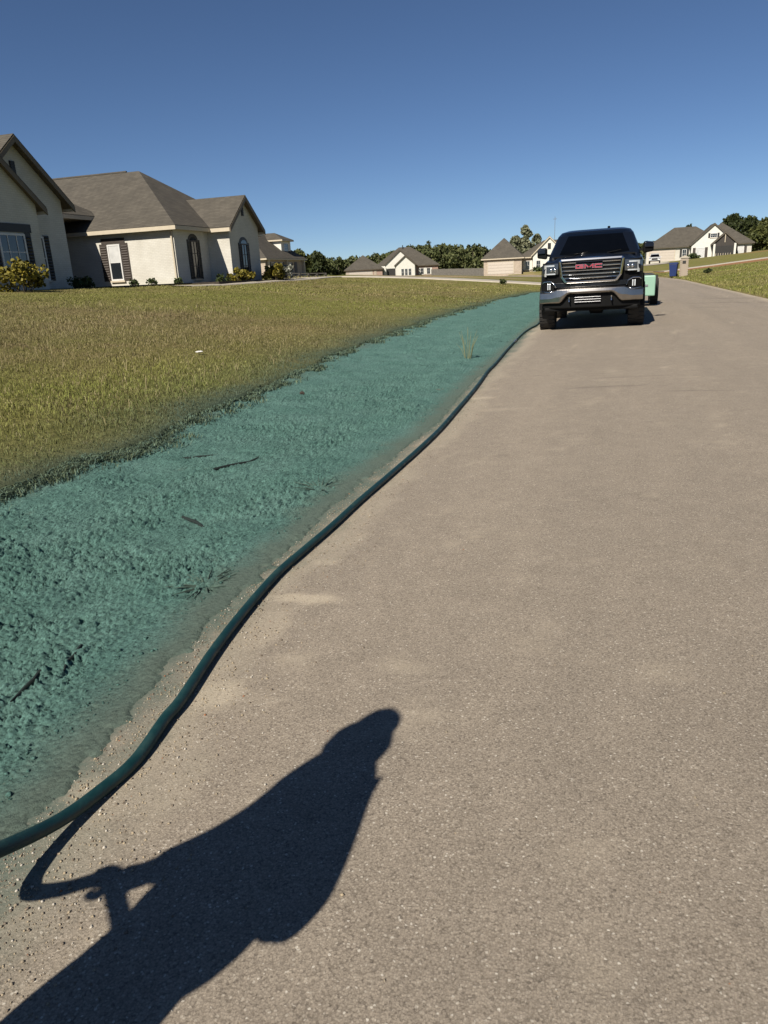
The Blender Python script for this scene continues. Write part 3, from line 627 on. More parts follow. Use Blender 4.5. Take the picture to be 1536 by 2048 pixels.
def gable_roof(mb, fb, x0, x1, y0, y1, ze, pitch, oh=0.4, ohf=0.35, rb=None):
    rb = rb or fb
    X0, X1 = x0 - oh, x1 + oh; Y0 = y0 - ohf; xc = (X0 + X1) / 2; zr = ze + (X1 - X0) / 2 * pitch; t = 0.17
    for s, Xe in ((-1, X0), (1, X1)):
        vs = [(Xe, Y0, ze), (xc, Y0, zr), (xc, y1, zr), (Xe, y1, ze)]
        mb.add(vs + [(a, b, c - 0.06) for a, b, c in vs], [(0, 1, 2, 3), (7, 6, 5, 4), (0, 4, 5, 1), (1, 5, 6, 2), (2, 6, 7, 3), (3, 7, 4, 0)])
        # rake board on the gable and fascia on the eave
        q = [(Xe, Y0 - 0.02, ze - 0.065), (xc, Y0 - 0.02, zr - 0.065), (xc, Y0 - 0.02, zr - 0.29), (Xe, Y0 - 0.02, ze - 0.29)]
        rb.add(q + [(a, b + 0.05, c) for a, b, c in q], [(3, 2, 1, 0), (4, 5, 6, 7), (0, 1, 5, 4), (1, 2, 6, 5), (2, 3, 7, 6), (3, 0, 4, 7)])
        xa, xb = (Xe - 0.02, Xe + 0.03) if s < 0 else (Xe - 0.03, Xe + 0.02)
        fb.box(xa, xb, Y0 + 0.035, y1, ze - 0.25, ze - 0.065)
        # soffit under the slope
        q = [(Xe, Y0 + 0.035, ze - 0.12), (xc, Y0 + 0.035, zr - 0.12), (xc, y1, zr - 0.12), (Xe, y1, ze - 0.12)]
        rb.add(q + [(a, b, c - 0.05) for a, b, c in q], [(0, 1, 2, 3), (7, 6, 5, 4), (0, 4, 5, 1), (1, 5, 6, 2), (2, 6, 7, 3), (3, 7, 4, 0)])
def gable_wall(wb, x0, x1, y0, y1, ze, pitch, oh=0.4, base=-1.0):
    xc = (x0 + x1) / 2; zt = ze + oh * pitch - 0.13
    wb.prism([(x0, base), (x1, base), (x1, zt), (xc, zt + (x1 - x0) / 2 * pitch), (x0, zt)], 'y', y0, y1)
def window(parent, x0, x1, z0, z1, y, arch=False, shut=None, grid=(2, 2), pane=None, frame=None, side=None, sw=0.42):
    """a window on the plane y (front faces -y); side='x' puts it on a wall of constant x instead"""
    frame = frame or M['wframe']; pane = pane or M['glass']
    def T(mb):
        if side is not None: mb.v = [(side[0] + side[1] * (b - y), a, c) for a, b, c in mb.v]
        return mb
    f = MB(); w = 0.07
    f.box(x0, x0 + w, y - 0.06, y + 0.02, z0, z1); f.box(x1 - w, x1, y - 0.06, y + 0.02, z0, z1)
    f.box(x0 + w, x1 - w, y - 0.058, y + 0.02, z0, z0 + w); f.box(x0 + w, x1 - w, y - 0.058, y + 0.02, z1 - w, z1)
    nx, nz = grid
    for i in range(1, nx): xx = x0 + (x1 - x0) * i / nx; f.box(xx - .014, xx + .014, y - 0.05, y + 0.02, z0 + w, z1 - w)
    for i in range(1, nz): zz = z0 + (z1 - z0) * i / nz; f.box(x0 + w, x1 - w, y - 0.045, y + 0.02, zz - .016, zz + .016)
    o = T(f).build('window', frame, parent)
    T(MB().box(x0 + 0.01, x1 - 0.01, y - 0.03, y + 0.01, z0 + 0.01, z1 - 0.01)).build('pane', pane, o)
    T(MB().box(x0 - 0.06, x1 + 0.06, y - 0.10, y + 0.02, z0 - 0.09, z0 - 0.002)).build('sill', M['trim'], o)
    if arch:
        n = 10; xc = (x0 + x1) / 2; r = (x1 - x0) / 2
        pts = [(xc + r * math.cos(math.pi * k / n), z1 + 0.55 * r * math.sin(math.pi * k / n)) for k in range(n + 1)]
        T(MB().prism(pts, 'y', y - 0.035, y + 0.02)).build('arch_pane', pane, o)
        pts2 = [(xc + (r + .16) * math.cos(math.pi * k / n), z1 + (0.55 * r + .16) * math.sin(math.pi * k / n)) for k in range(n + 1)]
        T(MB().prism(pts2, 'y', y - 0.018, y + 0.03)).build('arch_trim', shut or M['trim'], o)
    if shut:
        for sx in (x0 - sw - 0.03, x1 + 0.03):
            s = MB(); s.box(sx, sx + sw, y - 0.035, y + 0.01, z0 - 0.02, z1 + 0.04)
            k = int((z1 - z0) / 0.12)
            for i in range(k): zz = z0 + 0.04 + i * 0.12; s.add([(sx + .05, y - .035, zz), (sx + sw - .05, y - .035, zz), (sx + sw - .05, y - .06, zz + .05), (sx + .05, y - .06, zz + .05), (sx + .05, y - .036, zz + .09), (sx + sw - .05, y - .036, zz + .09)], [(0, 1, 2, 3), (3, 2, 5, 4)])
            T(s).build('shutter', shut, parent)
    return o
def garage_door(parent, x0, x1, z1, y):
    d = MB()
    for r in range(4):
        za, zb = z1 * r / 4 + 0.012, z1 * (r + 1) / 4 - 0.012
        d.box(x0, x1, y - 0.03, y + 0.02, za, zb)
        k = max(2, int((x1 - x0) / 0.6))
        for i in range(k):
            xa = x0 + (x1 - x0) * (i + .12) / k; xb = x0 + (x1 - x0) * (i + .88) / k; d.box(xa, xb, y - 0.045, y - 0.02, za + .1, zb - .1)
    o = d.build('garage_door', M['garage'], parent)
    MB().box(x0 - 0.12, x0 - 0.01, y - 0.05, y + 0.02, 0, z1 + 0.12).box(x1 + 0.01, x1 + 0.12, y - 0.05, y + 0.02, 0, z1 + 0.12).box(x0 - 0.009, x1 + 0.009, y - 0.05, y + 0.02, z1 + 0.005, z1 + 0.12).build('door_frame', M['trim'], o)
    return o
def entry_door(parent, x0, x1, z1, y, m=None):
    o = MB().box(x0, x1, y - 0.05, y + 0.01, 0, z1).build('door', m or M['door'], parent)
    for a in (0.14, 0.56):
        MB().box(x0 + (x1 - x0) * .15, x1 - (x1 - x0) * .15, y - 0.065, y - 0.045, z1 * a, z1 * (a + .34)).build('door_panel', m or M['door'], o)
    MB().tube([(x1 - .1, y - .05, 1.0), (x1 - .1, y - .11, 1.0), (x1 - .1, y - .11, 1.15)], 0.012, 6).build('handle', M['rim'], o)
    return o

def house_left():
    g = 1.36
    H = empty('brick_house', (-21.3, 34.05, g), R(90), 'large white painted brick house with shaded front gables beside the left lawn', 'house')
    W = MB(); RF = MB(); FA = MB(); RK = [MB(), MB(), MB()]
    p = 0.68
    # hipped wing with the sunlit side wall
    W.box(0, 9, 0, 19, -1, 2.68); hip_roof(RF, FA, 0, 9, 0, 19, 2.82, p, 0.38, 'y', True, True)
    # projecting gable wing on its front
    gw = MB(); gable_wall(gw, 3.35, 6.85, -1.3, 3.0, 2.82, 0.80, 0.36)
    gable_roof(RF, FA, 3.35, 6.85, -1.3, 5.2, 2.82, 0.80, 0.36, 0.30, RK[0])
    # near gable wing
    g1 = MB(); gable_wall(g1, -11.2, -6.4, 1.2, 12, 3.40, 0.83, 0.40); gable_roof(RF, FA, -11.2, -6.4, 1.2, 12, 3.40, 0.83, 0.40, 0.35, RK[1])
    g2 = MB(); gable_wall(g2, -14.0, -9.2, 0.1, 3, 3.05, 0.83, 0.30); gable_roof(RF, FA, -14.0, -9.2, 0.1, 4, 3.05, 0.83, 0.30, 0.25, RK[2])
    # body between, its eave higher than the hipped wing's
    W.box(-18, -0.02, 8.2, 12.5, -1, 3.3); hip_roof(RF, FA, -18, 1.2, 5.6, 12.5, 3.62, 0.60, 0.55, 'x', True, True)
    W.build('wall', M['brick'], H); gw.build('gable_wall', M['brick'], H); g1.build('gable_wall', M['brick'], H); g2.build('gable_wall', M['brick'], H)
    RF.build('roof', M['shingle'], H); FA.build('fascia', M['trim'], H); [k.build('rake_board', M['rake'], H) for k in RK]
    MB().box(-.09, -.02, .06, .14, -.4, 2.62).build('downpipe', M['trim'], H)
    # ridge caps
    MB().tube([(4.5, 5.3, 2.82 + 4.88 * p + .01), (4.5, 14.5, 2.82 + 4.88 * p + .01)], 0.07, 6).build('ridge_cap', M['shingle'], H)
    # sunlit side wall window with blind and brown shutters (wall y from 0, plane x=0, faces -x)
    window(H, 3.22, 3.98, 0.35, 2.12, 0.0, False, M['shutter'], (1, 2), M['glass'], side=(0.0, 1), sw=0.44)
    MB().box(-0.042, -0.031, 3.29, 3.91, 1.22, 2.05).build('window_blind', M['blind'], H)
    MB().box(-0.04, 0.0, 2.9, 4.3, 2.16, 2.42).build('lintel', M['shutter'], H)
    # front windows in the shade
    window(H, 1.45, 2.1, 0.25, 2.15, 0.0, True, M['darkshutter'], (2, 3), frame=M['shutter'], sw=0.26)
    window(H, 4.55, 5.25, 0.25, 2.0, -1.3, True, M['darkshutter'], (2, 3), frame=M['shutter'], sw=0.24)
    window(H, -11.4, -10.1, 0.75, 2.05, 0.1, False, M['darkshutter'], (3, 2), M['glass'], sw=0.30)
    window(H, -8.35, -7.85, 0.4, 2.1, 1.2, False, M['darkshutter'], (1, 2), sw=.3)
    MB().box(-11.8, -9.7, 0.06, 0.098, 2.10, 2.40).build('lintel', M['darkshutter'], H)
    for (x, y, z, a, b) in [(5.1, -1.3, 3.45, .10, .55), (-11.05, 0.1, 3.55, .14, .6), (-8.8, 1.2, 4.3, .12, .5)]:
        v = MB().box(x - a, x + a, y - 0.05, y + 0.01, z, z + b)
        for k in range(5): v.box(x - a + .02, x + a - .02, y - 0.075, y - 0.05, z + .04 + k * b / 5, z + .07 + k * b / 5)
        v.build('attic_vent', M['darkshutter'], H)
    entry_door(H, -4.6, -3.5, 2.2, 8.2)
    for x in (-5.9,):
        MB().box(x - .16, x + .16, 5.0, 5.32, -0.5, 3.4).build('porch_post', M['trim'], H)
    # flower bed along the front
    bed = MB().box(-6.2, -0.3, -0.9, 8.1, -0.5, 0.05); bed.box(-0.25, 9, -2.4, -0.0, -0.5, 0.04); bed.build('flower_bed', M['soil'], H)
    return H
house_left()

def px_dir(x):  # azimuth helper for houses that face the camera
    return None
def far_house(name, loc, label, spec):
    az = math.atan2(loc[0], loc[1])
    H = empty(name, loc, -az + spec.get('turn', 0), label, 'house')
    W = MB(); RF = MB(); FA = MB()
    for (x0, x1, y0, y1, ze, p, al) in spec['hips']:
        W.box(x0, x1, y0, y1, -2, ze - 0.12); hip_roof(RF, FA, x0, x1, y0, y1, ze, p, 0.45, al)
    W.build('wall', spec['wall'], H)
    for (x0, x1, y0, y1, ze, p, mt) in spec['gables']:
        g = MB(); gable_wall(g, x0, x1, y0, y0 + 2.5, ze, p, 0.35, -2); g.build('gable_wall', mt, H)
        gable_roof(RF, FA, x0, x1, y0, y1, ze, p, 0.35, 0.3)
    RF.build('roof', M['shingle'], H); FA.build('fascia', spec.get('trim', M['browntrim']), H)
    return H

def house_middle():
    H = far_house('brick_house', (-55.5, 191.8, 0.70), 'low wide house with white nested gables and pale double garage in the middle distance', dict(
        wall=M['pinkbrick'], turn=R(4),
        hips=[(-12.8, -3.4, -2.2, 10, 2.55, 0.70, 'y'), (-4.6, 11.6, 2.0, 15, 2.95, 0.70, 'x')],
        gables=[(-2.6, 5.6, 0.9, 9, 3.2, 0.86, M['white']), (0.3, 5.2, -0.5, 7, 3.2, 0.84, M['white'])]))
    garage_door(H, -12.0, -6.0, 2.05, -2.2)
    for x in (-12.8, -5.6): MB().box(x, x + .7, -2.28, -2.21, -1, 2.3).build('pier', M['tanbrick'], H)
    MB().box(-3.4, -2.5, 0.2, 3, -1, 3.1).build('porch_post', M['white'], H)
    MB().box(-2.0, 0.2, 0.85, 0.92, -0.6, 2.45).build('porch_shade_panel', M['dark'], H)  # flat dark panel standing in for the shade of the entry recess
    MB().box(-2.9, -2.35, -0.4, 0.15, -1, 2.9).build('porch_post', M['white'], H)
    for x in (1.6, 2.55, 3.5): window(H, x, x + .75, 0.5, 2.25, -0.5, False, None, (2, 2))
    for x in (6.9, 8.6): window(H, x, x + .9, 0.6, 2.2, 2.0, False, M['white'], (2, 2))
    MB().tube([(2.9, 8, 7.4), (2.9, 8, 8.3)], 0.14, 8).build('vent_pipe', M['dark'], H)
house_middle()
def house_garage_side():
    H = far_house('brick_house', (-17.3, 143.4, 0.66), 'house with steep hipped garage and white gable behind the pickup', dict(
        wall=M['tanbrick'], trim=M['trim'], turn=R(-3),
        hips=[(-6.7, 0.3, 0, 9, 2.8, 0.92, 'y'), (-0.2, 12, 2.5, 11.0, 2.8, 0.62, 'x')],
        gables=[(2.3, 8.2, 1.2, 8, 3.0, 0.98, M['white'])]))
    garage_door(H, -5.9, -1.2, 2.1, 0.0)
    for x in (0.9, 2.9, 5.2): window(H, x, x + .8, 0.5, 2.1, 2.5 if x < 2 else 1.2, False, M['white'], (2, 2))
    MB().box(4.95, 5.5, 1.12, 1.21, 4.0, 5.0).build('attic_vent', M['darkshutter'], H)
house_garage_side()
def house_right():
    H = far_house('brick_house', (15.2, 159.6, 1.42), 'white gabled house with dark timber porch on the rise at right', dict(
        wall=M['brick'], turn=R(5),
        hips=[(-9.8, 4.5, 2.2, 12.5, 2.7, 0.66, 'x'), (-1.0, 9.0, 1.2, 12.5, 2.7, 0.74, 'y')],
        gables=[(-1.7, 5.9, 0.3, 8, 2.8, 0.90, M['white']), (2.0, 5.9, -1.4, 2, 2.75, 0.9, M['darkwood'])]))
    window(H, -0.9, 0.7, 0.3, 2.2, 0.3, False, M['shutter'], (2, 2), M['blind'], sw=0.5)
    window(H, 1.5, 2.7, 3.9, 4.7, 0.3, False, M['darkshutter'], (3, 2), sw=0.35)
    window(H, 6.6, 7.7, 0.5, 2.1, 1.2, False, M['shutter'], (2, 2), M['blind'], sw=0.45)
    window(H, -3.2, -2.4, 0.6, 2.1, 2.2, False, M['darkshutter'], (2, 2), sw=0.4)
    for x in (2.0, 5.6): MB().box(x, x + .35, -1.55, -1.41, -1, 2.7).build('porch_post', M['white'], H)
    MB().box(2.4, 5.5, -1.45, -1.405, 0.0, 2.3).build('porch_shade_panel', M['dark'], H)  # dark sheet painted in place of the shade under the porch
    for k in range(7): MB().box(2.5 + k * .42, 2.58 + k * .42, -1.52, -1.46, 0, 1.0).build('baluster', M['trim'], H)
    garage_door(H, -9.2, -4.6, 2.15, 2.2)
    for k in (0,): MB().bar((3.95, -1.5, 2.9), (3.95, -1.5, 4.3), 0.12).build('truss_post', M['trim'], H)
house_right()
def house_second():
    H = empty('brick_house', (-45.3, 107.0, 1.80), R(90), 'shaded brown roofed house with a white sided dormer beyond the left house', 'house')
    W = MB(); RF = MB(); FA = MB()
    W.box(-13, 0, 0, 9, -2, 2.4); hip_roof(RF, FA, -13, 0, 0, 9, 2.55, 0.78, 0.45, 'x', True, True)
    W.build('wall', M['tanbrick'], H)
    D = MB(); D.prism([(-5.2, 3.2), (-1.9, 3.2), (-1.9, 5.1), (-5.2, 5.1)], 'y', 1.0, 4.4); D.build('dormer', M['white'], H)
    hip_roof(RF, FA, -5.2, -1.9, 1.0, 5.5, 5.2, 0.5, 0.4, 'y', True, False)
    RF.build('roof', M['shingle'], H); FA.build('fascia', M['trim'], H)
    window(H, -4.3, -2.9, 3.6, 4.7, 1.0, False, None, (2, 2))
    for x in (-11.2, -8.4, -5.4): window(H, x, x + 1.0, 0.6, 2.0, 0.0, False, M['darkshutter'], (2, 2), sw=.4)
    entry_door(H, -3.4, -2.4, 2.1, 0.0)
    for x in (-12.5, -6.5, -0.4): MB().box(x - .12, x + .12, -0.42, -0.18, -1, 2.35).build('porch_post', M['trim'], H)
house_second()

# ------------------------------------------------------------------ fences
def crossbuck_fence():
    a = np.array([-38.0, 80.4]); b = np.array([-34.0, 87.2]); n = 6
    H = empty('rail_fence', (float(a[0]), float(a[1]), hz(*a)), 0, 'low dark rail fence with crossed boards before the second house', 'fence')
    P = [a + (b - a) * i / n for i in range(n + 1)]; z0 = hz(*a)
    loc = [(float(p[0] - a[0]), float(p[1] - a[1]), hz(*p) - z0) for p in P]
    for q in loc: MB().box(q[0] - .07, q[0] + .07, q[1] - .07, q[1] + .07, q[2] - .3, q[2] + 1.0).build('post', M['darkwood'], H)
    for i in range(n):
        p, q = Vector(loc[i]), Vector(loc[i + 1])
        MB().bar(p + Vector((0, 0, .95)), q + Vector((0, 0, .95)), .06, .12).build('top_rail', M['wood'], H)
        MB().bar(p + Vector((0, 0, .15)), q + Vector((0, 0, .15)), .06, .10).build('bottom_rail', M['wood'], H)
        MB().bar(p + Vector((0.05, 0, .18)), q + Vector((0.05, 0, .9)), .04, .09).build('cross_board', M['wood'], H)
        MB().bar(p + Vector((-0.05, 0, .9)), q + Vector((-0.05, 0, .18)), .04, .09).build('cross_board', M['wood'], H)
crossbuck_fence()
def board_fence(a, b, h, label):
    a = np.array(a, float); b = np.array(b, float); Ln = np.linalg.norm(b - a); n = max(3, int(Ln / 2.4)); z0 = hz(*a)
    H = empty('board_fence', (a[0], a[1], z0), 0, label, 'fence')
    ang = math.atan2(b[1] - a[1], b[0] - a[0]); c, s = math.cos(ang), math.sin(ang)
    for i in range(n):
        m0 = MB(); p = a + (b - a) * (i / n); zz = hz(*p) - z0
        k = 16
        for j in range(k):
            d0 = Ln * (i + j / k) / n + .004; d1 = Ln * (i + (j + 1) / k) / n - .006
            y = 0.012 if j % 2 else 0; hh = h + 0.02 * random.random()
            vs = []
            for (d, yy, z) in [(d0, y, -.2), (d1, y, -.2), (d1, y + .02, -.2), (d0, y + .02, -.2), (d0, y, hh), (d1, y, hh), (d1, y + .02, hh), (d0, y + .02, hh)]:
                vs.append((d * c - yy * s, d * s + yy * c, zz + z))
            m0.add(vs, [(0, 3, 2, 1), (4, 5, 6, 7), (0, 1, 5, 4), (1, 2, 6, 5), (2, 3, 7, 6), (3, 0, 4, 7)])
        m0.build('board_panel', M['wood'], H)
        d = Ln * i / n
        MB().box(d * c - .06, d * c + .06, d * s + .06, d * s + .18, zz - .3, zz + h + .05).build('post', M['wood'], H)
board_fence((-41.0, 172), (-23.5, 158), 1.7, 'grey board fence between the middle house and the garage house')
board_fence((29.5, 162), (52, 150), 1.7, 'grey board fence at the far right beyond the gabled house')

# ------------------------------------------------------------------ foliage
M['leaf_dark'] = mat_leaf('dark_tree_leaves', [(0.016, 0.022, 0.008), (0.036, 0.048, 0.015), (0.07, 0.082, 0.025)])
M['leaf_mid'] = mat_leaf('mid_green_tree_leaves', [(0.035, 0.045, 0.012), (0.075, 0.085, 0.024), (0.13, 0.135, 0.042)])
M['leaf_pale'] = mat_leaf('pale_spring_leaves', [(0.11, 0.125, 0.07), (0.19, 0.20, 0.12), (0.27, 0.27, 0.17)])
M['leaf_yellow'] = mat_leaf('yellow_green_shrub_leaves', [(0.05, 0.05, 0.008), (0.17, 0.145, 0.02), (0.33, 0.26, 0.035)])
M['leaf_shrub'] = mat_leaf('green_shrub_leaves', [(0.022, 0.034, 0.010), (0.050, 0.072, 0.020), (0.09, 0.115, 0.035)])
M['flower'] = mat_leaf('white_flower_petals', [(0.10, 0.11, 0.05), (0.35, 0.35, 0.28), (0.7, 0.7, 0.64)])
def leaf_cloud(clumps, per, size, rng):
    """clumps: (x,y,z,r). quads scattered through each clump, mostly near its surface"""
    P = []
    for (x, y, z, r) in clumps:
        k = max(6, int(per * r * r)); d = rng.normal(size=(k, 3)); d /= np.linalg.norm(d, axis=1)[:, None]
        rad = r * (0.55 + 0.5 * rng.random(k))[:, None]
        P.append(np.array([x, y, z]) + d * rad * np.array([1, 1, 0.85]))
    P = np.concatenate(P); n = len(P)
    a = rng.normal(size=(n, 3)); a /= np.linalg.norm(a, axis=1)[:, None]; b = np.cross(a, rng.normal(size=(n, 3))); b /= np.linalg.norm(b, axis=1)[:, None]
    s = (size * (0.6 + 0.8 * rng.random(n)))[:, None]
    Q = np.stack([P - a * s - b * s * .55, P + a * s - b * s * .55, P + a * s * .7 + b * s * .6, P - a * s * .7 + b * s * .6], 1)
    return Q.reshape(-1, 3), np.arange(n * 4)
def tree(name, label, x, y, h, cr, m, seed, size=0.28, group=None, crown_lo=0.3, per=60):
    rng = np.random.default_rng(seed); z = hz(x, y)
    H = empty(name, (x, y, z), 0, label, 'tree', group)
    t = MB(); bend = [(0, 0, -0.3), (0.03 * h * (rng.random() - .5), 0, h * .25), (0.08 * h * (rng.random() - .5), 0.04 * h * (rng.random() - .5), h * .55), (0, 0, h * .88)]
    t.tube(bend, [h * .025, h * .02, h * .013, h * .004], 8)
    cl = []
    for k in range(24):
        f = crown_lo + (1 - crown_lo) * rng.random() * 0.92; a = rng.random() * 6.28; prof = math.sin(min(1, (f - crown_lo) / (1 - crown_lo) * 0.93 + .12) * math.pi) ** 0.7
        rr = cr * prof * (0.35 + 0.5 * rng.random()); px, py, pz = math.cos(a) * rr, math.sin(a) * rr, h * f
        t.tube([(0, 0, h * max(.2, f - .18)), (px * .5, py * .5, h * (f - .07)), (px, py, pz)], [h * .009, h * .006, h * .002], 5)
        cl.append((px, py, pz, cr * (0.30 + 0.28 * rng.random())))
    cl.append((0, 0, h * .93, cr * .28))
    t.build('trunk', M['bark'], H)
    V, F = leaf_cloud(cl, per, size, rng)
    raw_mesh('crown', V, F, 4, m, parent=H)
    return H
def woodland():
    rng = np.random.default_rng(5); cl = []; tr = MB()
    def at(px, zc):   # bearing of a column of the view, distance along it
        a = math.atan((px - 768) / 1450) - YAW
        d = zc / math.cos(a + YAW); return d * math.sin(a), d * math.cos(a)
    prof_x = [300, 560, 620, 660, 690, 720, 760, 820, 845, 870, 900, 940, 985, 1010, 1060, 1150, 1250, 1330, 1400, 1460, 1500, 1540, 1700]
    prof_h = [7, 6, 6.5, 7.5, 8.6, 7.8, 8.8, 10.2, 12.4, 12.8, 12.6, 11.4, 10.8, 9.5, 8.5, 8, 8, 7.4, 7.4, 8, 9, 9.5, 9.5]
    for px in np.arange(120, 1760, 5.0):
        for row, zc in enumerate((268, 292)):
            h = np.interp(px, prof_x, prof_h) * (0.84 + 0.26 * rng.random()) * (1.0 if row else .9)
            x, y = at(px + rng.normal() * 3, zc + rng.normal() * 7); z = hz(x, y)
            r = 2.2 + 1.4 * rng.random()
            tr.tube([(x, y, z - 1), (x, y, z + h * .8)], [.22, .08], 5)
            for k in range(6):
                f = 0.05 + 0.85 * (k + rng.random()) / 6; rr = r * math.sin(min(1, f * .9 + .15) * math.pi) ** .6
                cl.append((x + rng.normal() * rr * .55, y + rng.normal() * rr * .55, z + h * f, rr * (.55 + .3 * rng.random())))
    V, F = leaf_cloud(cl, 34, 0.40, rng)
    o = raw_mesh('woodland', V, F, 4, M['leaf_dark2'])
    tag(o, 'dark green wood closing the horizon behind the houses', 'woodland', kind='stuff')
    t = tr.build('trunks', M['bark'], o); t['kind'] = 'stuff'
M['leaf_dark2'] = mat_leaf('woodland_leaves', [(0.045, 0.058, 0.022), (0.085, 0.10, 0.036), (0.15, 0.155, 0.06)])
woodland()
def bearing(px, zc):
    a = math.atan((px - 768) / 1450) - YAW; d = zc / math.cos(a + YAW); return d * math.sin(a), d * math.cos(a)
for i, (px, zc, h, cr, mt, lab) in enumerate([
        (1060, 172, 10.0, 1.7, 'leaf_pale', 'tall pale green tree standing just behind the roof with the white gable'),
        (1042, 172, 7.8, 1.9, 'leaf_pale', 'shorter pale tree left of the tall pale tree behind the garage house'),
        (1080, 176, 8.0, 1.6, 'leaf_pale', 'pale tree right of the tall pale tree, behind the white gable'),
        (1452, 196, 9.4, 3.6, 'leaf_dark', 'dark rounded tree rising behind the peak of the right house'),
        (1367, 200, 8.6, 1.6, 'leaf_dark', 'small dark treetop above the middle of the right house ridge'),
        (1486, 192, 8.0, 2.8, 'leaf_dark', 'dark tree right of the right house roof'),
        (1512, 178, 6.4, 3.0, 'leaf_mid', 'mid green bushy tree right of the right house'),
        (1540, 182, 7.4, 3.2, 'leaf_mid', 'bushy tree at the far right edge above the board fence'),
        (1500, 168, 4.6, 2.6, 'leaf_mid', 'low leafy tree against the right end of the right house'),
        (628, 128, 3.8, 2.0, 'leaf_mid', 'bushy tree just right of the dormered house'),
        (662, 140, 4.0, 2.2, 'leaf_dark', 'dark tree left of the middle house garage'),
        ]):
    x, y = bearing(px, zc); tree('tree', lab, x, y, h, cr, M[mt], 100 + i, size=0.30, crown_lo=0.12, per=70 if i > 2 else 160)
def shrub(label, x, y, rx, h, m, seed, size=0.045, per=1500, group=None, cat='shrub', zadd=0.0):
    rng = np.random.default_rng(seed); z = hz(x, y) + zadd; H = empty('shrub', (x, y, z), 0, label, cat, group); cl = []
    st = MB()
    for k in range(int(10 + rx * 8)):
        a = rng.random() * 6.28; r = rx * math.sqrt(rng.random()) * .75; f = .12 + .72 * rng.random() * (1 - (r / rx) ** 2 * .6)
        p = (math.cos(a) * r, math.sin(a) * r, h * f); cl.append((*p, max(.10, rx * (.22 + .2 * rng.random()))))
        st.tube([(p[0] * .15, p[1] * .15, -.15), (p[0] * .7, p[1] * .7, p[2] * .6), p], [.014, .01, .004], 5)
    st.build('stems', M['bark'], H)
    V, F = leaf_cloud(cl, per, size, rng); V[:, 2] = np.abs(V[:, 2]) * 1.0
    raw_mesh('foliage', V, F, 4, m, parent=H); return H
shrub('big yellow green bush at the left edge before the near gable', -19.9, 21.85, .85, 1.35, M['leaf_yellow'], 1, .06, 900)
shrub('small round green shrub below the blind window', -23.5, 33.4, .30, .42, M['leaf_shrub'], 2)
shrub('small round green shrub midway along the sunlit wall', -22.5, 33.4, .30, .42, M['leaf_shrub'], 3)
shrub('small green shrub at the sunlit wall corner', -21.0, 33.5, .26, .36, M['leaf_shrub'], 4)
shrub('green shrub left of the yellow bushes under the arched window', -20.0, 36.2, .42, .60, M['leaf_shrub'], 5)
shrub('yellow green bush below the left arched window', -19.7, 36.9, .60, .85, M['leaf_yellow'], 6, .06)
shrub('yellow bush between the two arched windows', -19.3, 37.5, .55, .75, M['leaf_yellow'], 7, .06)
shrub('yellow green bush right of the far arched window', -18.9, 40.3, .75, 1.15, M['leaf_yellow'], 8, .07)
shrub('white flowering bush at the right end of the left house', -18.9, 41.9, .50, 1.15, M['flower'], 9, .06)
shrub('dark green bush in the shade of the near gable', -21.3, 26.6, .55, .5, M['leaf_shrub'], 10)
shrub('hedge bush beneath the right house front window', 13.6, 157.6, 1.6, 1.0, M['leaf_shrub'], 11, .16, 60)
shrub('low bush beside the white gabled garage house', -13.9, 142, 1.3, .9, M['leaf_shrub'], 12, .16, 60)
shrub('small dark clump of weeds on the lawn beyond the verge', -6.6, 46.0, .22, .34, M['leaf_dark'], 13, .05)
shrub('small dark clump of weeds on the right lawn past the mailbox', 7.0, 66.5, .35, .38, M['leaf_dark'], 14, .07)

